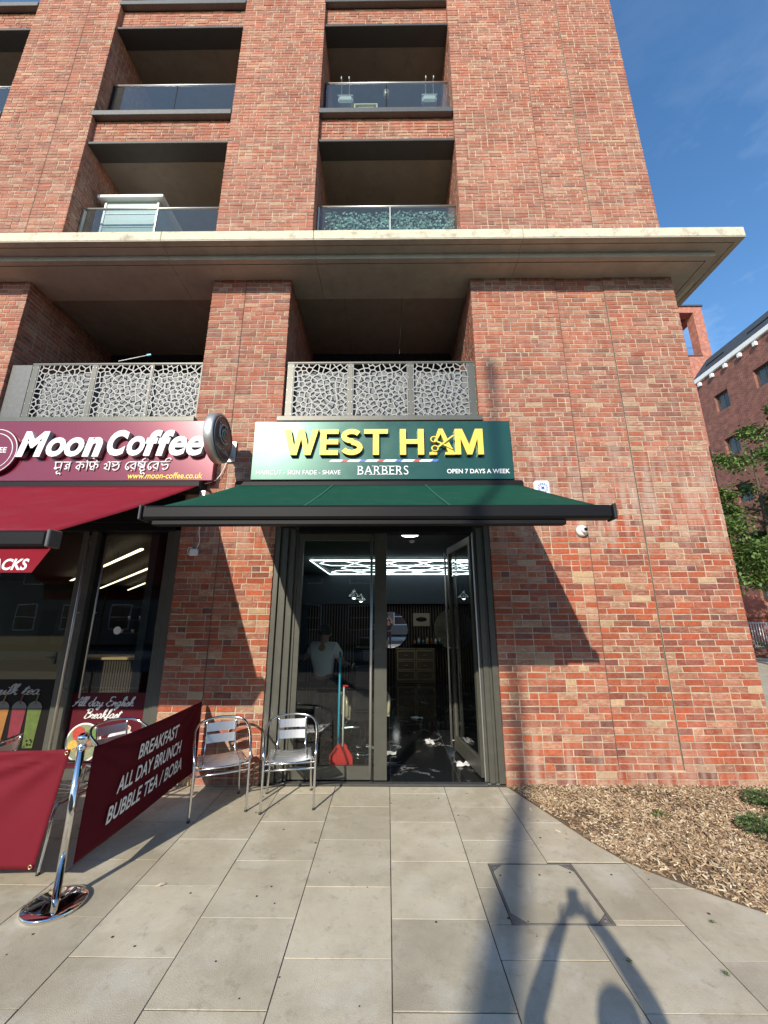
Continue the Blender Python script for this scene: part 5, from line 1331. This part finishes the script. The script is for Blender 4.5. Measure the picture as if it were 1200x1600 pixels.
# ------------------------------------------------------------------ stanchion and banners
st = empty('barrier_post', (-2.215,-1.91,0), label='chrome barrier post with ball top on a round domed base', cat='barrier post')
m_ = MB(); m_.lathe([(.178,0),(.182,.006),(.182,.018),(.176,.024),(.13,.034),(.06,.043),(.03,.048)], (0,0,0), 56); m_.build('base', M['chrome'], st)
m_ = MB(); m_.lathe([(.024,.045),(.024,.93)], (0,0,0), 24); m_.build('pole', M['chrome'], st)
m_ = MB(); m_.lathe([(.024,.93),(.030,.935),(.030,.955),(.020,.962),(.022,.97),(.036,.985),(.040,1.0),(.036,1.02),(.018,1.035),(.002,1.038)], (0,0,0), 28); m_.build('finial', M['chrome'], st)
m_ = MB(); m_.tube([(.028*math.cos(R(a)),.028*math.sin(R(a)),.94) for a in range(0,360,20)], .004, 6, closed=True); m_.tube([(-.03,0,.94),(-.075,0,.925)], .004, 6); m_.tube([(.02,.02,.94),(.035,.07,.93)], .004, 6); m_.build('hook_ring', M['chrome'], st)
def cloth(p00, p10, p11, p01, nx, ny, wav, seed):
    """corners: top-left, top-right, bottom-right, bottom-left"""
    r = random.Random(seed); p00,p10,p11,p01 = map(Vector,(p00,p10,p11,p01)); nrm = (p10-p00).cross(p01-p00).normalized()
    mb = MB(); ph_ = [r.uniform(0,6) for _ in range(4)]
    for j in range(ny+1):
        for i in range(nx+1):
            u, v_ = i/nx, j/ny
            p = (p00*(1-u)+p10*u)*(1-v_)+(p01*(1-u)+p11*u)*v_
            p = p + Vector((0,0,-.018*math.sin(math.pi*u)*(1-v_)))
            # folds fan out from the upper corners
            d1 = math.atan2(v_+.02, u+.02); d2 = math.atan2(v_+.02, 1-u+.02)
            a = wav*(math.sin(d1*14+ph_[0])*math.exp(-2.2*math.hypot(u,v_))+math.sin(d2*14+ph_[1])*math.exp(-2.2*math.hypot(1-u,v_)))+wav*.5*math.sin(u*7+ph_[2])*v_
            mb.v.append(tuple(p+nrm*a*min(1,8*min(u,1-u)+.1)))
    for j in range(ny):
        for i in range(nx): a_ = j*(nx+1)+i; mb.face([a_,a_+nx+1,a_+nx+2,a_+1], True)
    return mb
# lettered banner runs from the post back to the pier; its face looks to +X
bn = empty('lettered_banner', (-2.17,-1.0,0), label='dark maroon banner lettered in white running from chrome post to brick pier', cat='banner')
m_ = cloth((.0,-.84,.925),(.0,.93,.895),(.0,.95,.17),(.0,-.86,.20),60,26,.016,4); o = m_.build('cloth', M['banner'], bn); o.modifiers.new('t','SOLIDIFY').thickness = .002
Rz = Matrix.Rotation(R(90),4,'Z')
for s, y0, y1, z0, h_ in (('BREAKFAST', -.28,.40,.665,.115),('ALL DAY BRUNCH',-.52,.49,.495,.115),('BUBBLE TEA / BOBA',-.60,.54,.32,.115)):
    me_ = text_mesh(s, y1-y0, h_, 0, .22, .018, 1, [M['white_vinyl']]); me_.transform(Rz)
    o = bpy.data.objects.new('lettering', me_); col.objects.link(o); o.parent = bn; o.location = (.022, y0, z0)
m_ = MB()
m_.tube([(.0+.012*math.cos(R(a)),.925,.875+.012*math.sin(R(a))) for a in range(0,360,30)], .003, 5, closed=True); m_.tube([(0,.94,.89),(0,.99,.91)], .005, 6); m_.build('hook', M['steel'], bn)
fb = empty('plain_banner', (-3.1,-1.90,0), label='plain crimson banner stretched leftwards from the chrome post', cat='banner')
m_ = cloth((-1.15,0,.935),(.80,0,.925),(.69,0,.19),(-1.15,0,.185),60,26,.024,9); o = m_.build('cloth', mat('crimson_banner', (.145,.008,.017), .75, spec=.2, var=.06, vscale=4, bump=.15, bscale=800), fb); o.modifiers.new('t','SOLIDIFY').thickness = .002
for (xx, zz) in ((.782,.905),(.672,.215)):
    m_ = MB(); m_.tube([(xx+.011*math.cos(R(a)),-.012,zz+.011*math.sin(R(a))) for a in range(0,360,30)], .0035, 6, closed=True); m_.build('eyelet', RM['brass'], fb)

# ------------------------------------------------------------------ planting bed with wood chips
def bed_poly():
    ys = [0.0]+[-.1*i for i in range(1,26)]; out = [(curve_x(y)+.006, y) for y in ys]
    out += [(5.2,-2.54),(5.2,1.5),(4.44,1.5),(4.44,.0)]; return out
bp = bed_poly(); m_ = MB(); m_.v = [(x,y,.003) for x,y in bp]; m_.face(list(range(len(bp)))); m_.v += [(x,y,-.01) for x,y in bp]
m_.build('planting_bed', M['soil'], kind='structure')
edge = MB()
m_ = MB(); cr_ = random.Random(3); CP = [(.60,.47,.30),(.50,.36,.21),(.36,.25,.145),(.70,.59,.42),(.22,.145,.09),(.44,.30,.17),(.13,.085,.055),(.30,.19,.11)]
N_ = 0
while N_ < 27000:
    x = cr_.uniform(1.3, 4.9); y = cr_.uniform(-2.5, -.0)
    if x < curve_x(y)+.02+abs(cr_.gauss(0,.008)) and (cr_.random() > .004 or x < curve_x(y)-.25): continue
    if x > 3.6 and cr_.random() < .45: continue
    if math.sin(x*3.1+1.3*math.sin(y*2.7))*math.sin(y*4.3+x) > .45 and cr_.random() < .6: continue
    N_ += 1
    l = cr_.uniform(.006,.026); w_ = cr_.uniform(.0025,.0065); t = cr_.uniform(.001,.0025)
    hgt = .008+.014*(.5+.5*math.sin(x*5+2*math.sin(y*4)))*cr_.random()+.02*cr_.random()*min(1,(x-curve_x(y))*4)
    E_ = Euler((cr_.gauss(0,.35), cr_.gauss(0,.35), cr_.uniform(0,6.28))).to_matrix()
    k_ = cr_.uniform(.7,1.15); c = cr_.choice(CP); m_.col = (c[0]*k_, c[1]*k_, c[2]*k_)
    m_.obox((x,y,hgt), E_ @ Vector((l/1,0,0)), E_ @ Vector((0,w_,0)), E_ @ Vector((0,0,t)))
m_.build('woodchips', M['chips'], kind='stuff')
def leafy(x, y, h, n, spread, label, seed, c=(.07,.12,.035), ls=.030):
    r = random.Random(seed); e = empty('weed_plant', (x,y,.015), label=label, cat='plant')
    lf = MB(); stx = MB(); stx.col = (.06,.10,.03)
    for i in range(n):
        a = r.uniform(0,6.28); d = spread*math.sqrt(r.random()); hz = h*(.3+.7*r.random())*(1-.5*d/spread)
        p = Vector((d*math.cos(a), d*math.sin(a), hz)); s = ls*r.uniform(.6,1.3)
        dr_ = Vector((math.cos(a),math.sin(a),r.uniform(-.3,.6))).normalized(); sd_ = dr_.cross(Vector((0,0,1))).normalized(); k_ = r.uniform(.6,1.6); lf.col = (c[0]*k_,c[1]*k_,c[2]*k_)
        b0 = len(lf.v); up = Vector((0,0,.25))*s
        for q_ in (p, p+dr_*s*.5+sd_*s*.4+up, p+dr_*s*1.1, p+dr_*s*.5-sd_*s*.4+up): lf.v.append(tuple(q_))
        lf.face([b0,b0+1,b0+2]); lf.face([b0,b0+2,b0+3])
        if i % 5 == 0: stx.tube([(0,0,0),tuple(p)], .0018, 4)
    lf.build('leaves', M['leaf'], e); stx.build('stems', M['leaf'], e).visible_shadow = True
    return e
leafy(3.82,-.50,.17,420,.20,'taller green leafy plant at the right end of the woodchip bed',1)
leafy(3.30,-1.02,.15,420,.19,'low spreading green plant in the woodchip bed nearer the path',2)
leafy(2.58,-.70,.04,90,.07,'tiny green seedling alone in the middle of the woodchips',3,ls=.02)
leafy(1.80,-2.42,.012,40,.014,'sprig of weed in the paving joint right of the cover',6,ls=.006)
leafy(1.33,-2.34,.012,40,.014,'sprig of weed in the paving joint below the cover',7,ls=.006)
leafy(2.02,-2.05,.012,30,.014,'sprig of weed by the curved path edge',8,ls=.006)

# gum spots, fallen leaves on the pavement
gm_ = mat('old_gum', (.045,.04,.035), .8); gr_ = random.Random(8)
m_ = MB()
for i in range(64):
    x = gr_.uniform(-3.4,2.2); y = gr_.uniform(-3.0,-.15)
    if x > curve_x(y)-.1: continue
    r0 = gr_.uniform(.004,.011); m_.lathe([(r0,.0008),(r0*.8,.0022)], (x,y,.001), 9)
m_.build('gum_spots', gm_, kind='stuff')
lv = MB(); lv.v = [(-1.66,-1.72,.004),(-1.62,-1.70,.018),(-1.585,-1.69,.006),(-1.62,-1.73,.012)]; lv.face([0,3,2,1]); tag(lv.build('fallen_leaf', mat('dry_leaf', (.62,.52,.36), .7)), 'pale dry leaf lying alone on the paving', 'leaf')

# ------------------------------------------------------------------ background to the right
def far_brick(name, c=(.25,.085,.06), c2=(.15,.05,.04)):
    m = bpy.data.materials.new(name); m.use_nodes = True; N = m.node_tree.nodes; L = m.node_tree.links; b = N['Principled BSDF']; b.inputs['Roughness'].default_value = .9
    geo = N.new('ShaderNodeNewGeometry'); sx = N.new('ShaderNodeSeparateXYZ'); L.new(geo.outputs['Position'], sx.inputs[0])
    ad = N.new('ShaderNodeMath'); ad.operation = 'ADD'; L.new(sx.outputs['X'], ad.inputs[0]); L.new(sx.outputs['Y'], ad.inputs[1])
    cb_ = N.new('ShaderNodeCombineXYZ'); L.new(ad.outputs[0], cb_.inputs['X']); L.new(sx.outputs['Z'], cb_.inputs['Y'])
    br_ = N.new('ShaderNodeTexBrick'); L.new(cb_.outputs[0], br_.inputs['Vector']); br_.inputs['Scale'].default_value = 1
    br_.inputs['Brick Width'].default_value = .225; br_.inputs['Row Height'].default_value = .075; br_.inputs['Mortar Size'].default_value = .006
    br_.inputs['Color1'].default_value = (*c,1); br_.inputs['Color2'].default_value = (*c2,1); br_.inputs['Mortar'].default_value = (.30,.22,.17,1); br_.inputs['Bias'].default_value = -.1
    nz = N.new('ShaderNodeTexNoise'); nz.inputs['Scale'].default_value = 3; nz.inputs['Detail'].default_value = 6; L.new(geo.outputs['Position'], nz.inputs['Vector'])
    mr = N.new('ShaderNodeMapRange'); mr.inputs[1].default_value=.3; mr.inputs[2].default_value=.7; mr.inputs[3].default_value=.75; mr.inputs[4].default_value=1.3; L.new(nz.outputs['Fac'], mr.inputs[0])
    vm = N.new('ShaderNodeVectorMath'); vm.operation='SCALE'; L.new(br_.outputs['Color'], vm.inputs[0]); L.new(mr.outputs[0], vm.inputs['Scale']); L.new(vm.outputs[0], b.inputs['Base Color'])
    bu = N.new('ShaderNodeBump'); bu.inputs['Strength'].default_value = .5; bu.inputs['Distance'].default_value = .02; L.new(br_.outputs['Fac'], bu.inputs['Height']); bu.invert = True; L.new(bu.outputs[0], b.inputs['Normal'])
    return m
FB = far_brick('far_brick'); FB2 = far_brick('far_brick_sunlit', (.46,.17,.12), (.33,.11,.08))  # second is a brighter copy, sunlight put into the brick colour
XB = 20.0; YE = 14.0
XB = 20.0; YN = 3.0; YE = 17.85
fb_ = empty('residential_building', (XB+4, 10, 0), label='darker red brick building with slate roof and white eaves blocks down the side path', cat='building')
ofb = (XB+4, 10, 0)
def W2(mb, name, m, par, o=ofb, **k): mb.xf(Matrix.Translation(-Vector(o))); return mb.build(name, m, par, **k)
wins = []
for r_ in range(5):
    for c_i in range(5):
        y0 = 15.85-2.65*c_i; z0 = 13.70-2.85*r_
        if y0 < YN+.5: continue
        wins.append((y0, y0+.95, z0, z0+1.10))
ys = sorted(set([YN,YE]+[w_[0] for w_ in wins]+[w_[1] for w_ in wins])); zs = sorted(set([0,16.3]+[w_[2] for w_ in wins]+[w_[3] for w_ in wins]))
m_ = MB()
for i in range(len(ys)-1):
    for j in range(len(zs)-1):
        yc, zc = (ys[i]+ys[i+1])/2, (zs[j]+zs[j+1])/2
        if any(a<yc<b_ and c<zc<d for a,b_,c,d in wins): continue
        m_.box(XB, XB+.35, ys[i], ys[i+1], zs[j], zs[j+1])
m_.box(XB+.36, XB+8, YN, YN+.3, 0, 16.3); m_.box(XB+.36, XB+8, YE-.3, YE, 0, 16.3)
W2(m_, 'wall', FB, fb_)
for (a,b_,c,d) in wins:
    m_ = MB()
    for t in ((a,a+.05,c,d),(b_-.05,b_,c,d),(a+.05,b_-.05,c,c+.05),(a+.05,b_-.05,d-.05,d),((a+b_)/2-.02,(a+b_)/2+.02,c+.05,d-.05)): m_.box(XB+.16,XB+.22,*t)
    m_.box(XB+.04,XB+.16,a+.001,b_-.001,c+.001,c+.04)
    wn_ = W2(m_, 'window', M['frame'], fb_)
    m_ = MB(); m_.box(XB+.18,XB+.19,a+.05,b_-.05,c+.05,d-.05); W2(m_, 'pane', M['glass_balc'], wn_)
    m_ = MB()
    for k_ in range(9): yy = a+.06+(b_-a-.12)*k_/9; m_.box(XB+.30+.02*(k_%2),XB+.32+.02*(k_%2),yy,yy+(b_-a-.12)/9,c+.05,d-.05)
    W2(m_, 'curtain', mat('grey_curtain', (.25,.25,.25), .9), wn_)
# recessed brick strips, eaves, blocks, roof
m_ = MB(); m_.bbox(XB-.12,XB+.5,YN-.1,YE+.12,16.30,16.62,.03); W2(m_, 'eaves', M['white_paint'], fb_)
for k_ in range(16):
    yy = YE-.35-k_*.98
    if yy < YN: break
    m_ = MB(); m_.bbox(XB-.16,XB-.001,yy-.10,yy+.10,15.97,16.22,.02); W2(m_, 'eaves_block', M['white_paint'], fb_)
slate = mat('slate', (.045,.055,.065), .6, var=.25, vscale=6)
m_ = MB(); b0 = 0; m_.v = [(XB-.1,YN-.1,16.625),(XB+1.1,YN-.1,18.2),(XB+1.1,YE+.1,18.2),(XB-.1,YE+.1,16.625),(XB+8,YN-.1,16.625),(XB+8,YN-.1,18.2),(XB+8,YE+.1,18.2),(XB+8,YE+.1,16.625)]
for f in ((0,3,2,1),(1,2,6,5),(4,5,6,7),(0,1,5,4),(3,7,6,2),(0,4,7,3)): m_.face(list(f))
W2(m_, 'roof', slate, fb_)
for k_ in range(5):
    m_ = MB(); yy = YE-.6-k_*3.0
    for i in range(14): u = i/14; m_.box(XB+.35,XB+.39,yy-1.4*u,yy-1.4*u-.05,17.2,17.32)
    m_.tube([(XB+.37,yy,17.3),(XB+.37,yy-1.4,17.3)],.012,5)
    W2(m_, 'snow_guard', M['black_metal'], fb_)
# roof frame of a further tower
tw = empty('brick_tower', (24,26,0), label='tall red brick tower topped by an open square brick frame', cat='tower'); otw = (24,26,0)
m_ = MB(); m_.box(20,27.25,24,31,0,22.85); W2(m_, 'wall', FB2, tw, otw)
for (px_, py_) in ((26.45,24),(20,24),(26.45,30.2),(20,30.2)): m_ = MB(); m_.box(px_,px_+.8,py_,py_+.8,22.86,27.2); W2(m_, 'post', FB2, tw, otw)
m_ = MB(); m_.box(20,27.25,24,24.8,27.201,27.8); m_.box(20,27.25,30.2,31,27.201,27.8); m_.box(20,20.8,24.8,30.2,27.201,27.8); m_.box(26.45,27.25,24.8,30.2,27.201,27.8); W2(m_, 'ring_beam', FB2, tw, otw)
m_ = MB(); m_.box(19.9,27.35,23.9,31.1,27.802,27.95); m_.box(20.8,26.45,23.95,24.1,22.86,22.98); W2(m_, 'coping', M['ledge'], tw, otw)
m_ = MB(); m_.tube([(20.8,24.3,23.9),(26.45,24.3,23.9)],.02,5); m_.tube([(20.8,24.3,23.4),(26.45,24.3,23.4)],.02,5); W2(m_, 'railing', M['steel'], tw, otw)

# tree beside the flank
def tree(x, y, h, label, seed, cz, rad, nleaf):
    r = random.Random(seed); e = empty('street_tree', (x,y,0), label=label, cat='tree')
    tr = MB(); tr.tube(smooth_path([(0,0,-.02),(.05,.0,h*.25),(-.05,.05,h*.5),(.0,0,h*.85)],4), [.15-.12*i/12 for i in range(13)], 10)
    limbs = []
    for i in range(16):
        a = r.uniform(0,6.28); z0 = h*r.uniform(.25,.7); L_ = rad*r.uniform(.6,1.05); zt = z0+L_*r.uniform(.1,.8)
        end = Vector((L_*math.cos(a), L_*math.sin(a), zt)); tr.tube(smooth_path([(0,0,z0),tuple(end*.5+Vector((0,0,z0*.5-.1))),tuple(end)],4), [.05-.043*k_/8 for k_ in range(9)], 6); limbs.append((Vector((0,0,z0)), end))
    tr.build('trunk', M['bark'], e)
    cl_ = []
    for a_, b_ in limbs:
        for k_ in range(6): cl_.append((a_.lerp(b_, r.uniform(.35,1.1))+Vector((r.gauss(0,.3),r.gauss(0,.3),r.gauss(0,.35))), r.uniform(.25,.6)))
    for _ in range(50):
        v_ = Vector((r.gauss(0,1),r.gauss(0,1),r.gauss(0,1))).normalized()*r.uniform(.55,1.0); cl_.append((Vector((v_.x*rad,v_.y*rad,cz+v_.z*rad*1.35)), r.uniform(.25,.55)))
    lf = MB()
    for i in range(nleaf):
        c, s0 = r.choice(cl_); p = c+Vector((r.gauss(0,1),r.gauss(0,1),r.gauss(0,.75)))*s0*.5
        if p.z < 2.1: continue
        s = r.uniform(.06,.13); d = Vector((r.gauss(0,1),r.gauss(0,1),r.gauss(-.5,.6))).normalized(); sd_ = d.cross(Vector((r.gauss(0,.4),r.gauss(0,.4),1))).normalized(); up = d.cross(sd_)*-.12*s
        k_ = r.uniform(.55,1.5); lf.col = (.095*k_,.16*k_,.034*k_*r.uniform(.7,1.4))
        b0 = len(lf.v)
        for q_ in (p, p+d*s*.6+sd_*s*.42+up, p+d*s*1.5, p+d*s*.6-sd_*s*.42+up): lf.v.append(tuple(q_))
        lf.face([b0,b0+1,b0+2]); lf.face([b0,b0+2,b0+3])
    lf.build('crown', M['leaf'], e); return e
tree(14.1, 9.3, 9.6, 'leafy green tree between the brick flank and the darker building', 4, 6.0, 2.9, 42000)
# planter wall, hedge, railings at the end of the path
pw = empty('planter_wall', (19,14.2,0), label='low dark brick planter wall with clipped hedge at the end of the path', cat='planter')
m_ = MB(); m_.bbox(-3,5,0,.5,0,.38,.01); m_.build('wall', FB, pw)
m_ = MB(); hr = random.Random(7)
for i in range(2600):
    p = Vector((hr.uniform(-3,5),hr.uniform(.0,.5),.40+hr.uniform(0,.30))); s = .05; d = Vector((hr.gauss(0,1),hr.gauss(0,1),hr.gauss(0,1))).normalized(); sd_ = d.orthogonal().normalized(); k_ = hr.uniform(.6,1.5); m_.col = (.05*k_,.11*k_,.03*k_)
    b0 = len(m_.v)
    for q_ in (p, p+d*s*.6+sd_*s*.5, p+d*s*1.4, p+d*s*.6-sd_*s*.5): m_.v.append(tuple(q_))
    m_.face([b0,b0+1,b0+2,b0+3])
m_.build('hedge', M['leaf'], pw)
rl = empty('railings', (18.5,15.6,0), label='white upright railings behind the hedge', cat='railings')
for i in range(26):
    m_ = MB(); m_.tube([(-2.5+i*.13,0,.3),(-2.5+i*.13,0,1.55)], .02, 6); m_.build('bar', M['white_paint'], rl)
m_ = MB(); m_.tube([(-2.55,0,1.5),(.9,0,1.5)], .022, 6); m_.tube([(-2.55,0,.4),(.9,0,.4)], .022, 6); m_.build('rail', M['white_paint'], rl)
m_ = MB(); m_.bbox(16.9,20.9,16.6,19.5,0,1.75,.01); m_.prism([(16.7,1.752),(21.1,1.752),(19.5,2.9),(18.0,2.9)], 16.5, 19.6)
tag(m_.build('bin_store', FB2), 'small brick store with pitched top behind the railings', 'shed')

# houses across the road, seen only in reflections
pale = mat('pale_render', (.17,.16,.145), .85, var=.1, vscale=2); dk = mat('dark_glass', (.03,.035,.04), .15)
def house(x, label):
    e = empty('terraced_house', (x,-22,0), label=label, cat='house', group='terraced houses across the road')
    m_ = MB(); m_.box(-3.2,3.2,-6,0,0,6.6); m_.build('wall', pale, e)
    m_ = MB(); m_.v = [(-3.2,.25,6.6),(3.2,.25,6.6),(3.2,-6.2,6.6),(-3.2,-6.2,6.6),(-3.2,-3,8.4),(3.2,-3,8.4)]
    for f in ((0,1,5,4),(2,3,4,5),(1,2,5),(3,0,4),(0,3,2,1)): m_.face(list(f))
    m_.build('roof', slate, e)
    for (a,b_,c,d) in ((-2.5,-1.3,1.0,2.5),(.6,2.4,1.0,2.5),(-2.5,-1.3,4.0,5.5),(.7,2.0,4.0,5.5)):
        m_ = MB(); m_.box(a-.08,b_+.08,.001,.05,c-.08,d+.08); f_ = m_.build('window', M['white_paint'], e)
        m_ = MB(); m_.box(a,b_,.051,.06,c,(c+d)/2-.03); m_.box(a,b_,.051,.06,(c+d)/2+.03,d); m_.build('pane', dk, f_)
    m_ = MB(); m_.box(-.9,.1,.001,.06,0,2.2); m_.build('door', slate, e)
    return e
for x in [-54.4+6.4*i for i in range(18)]: house(x, 'pale rendered terraced house across the road reflected in the shop glass')
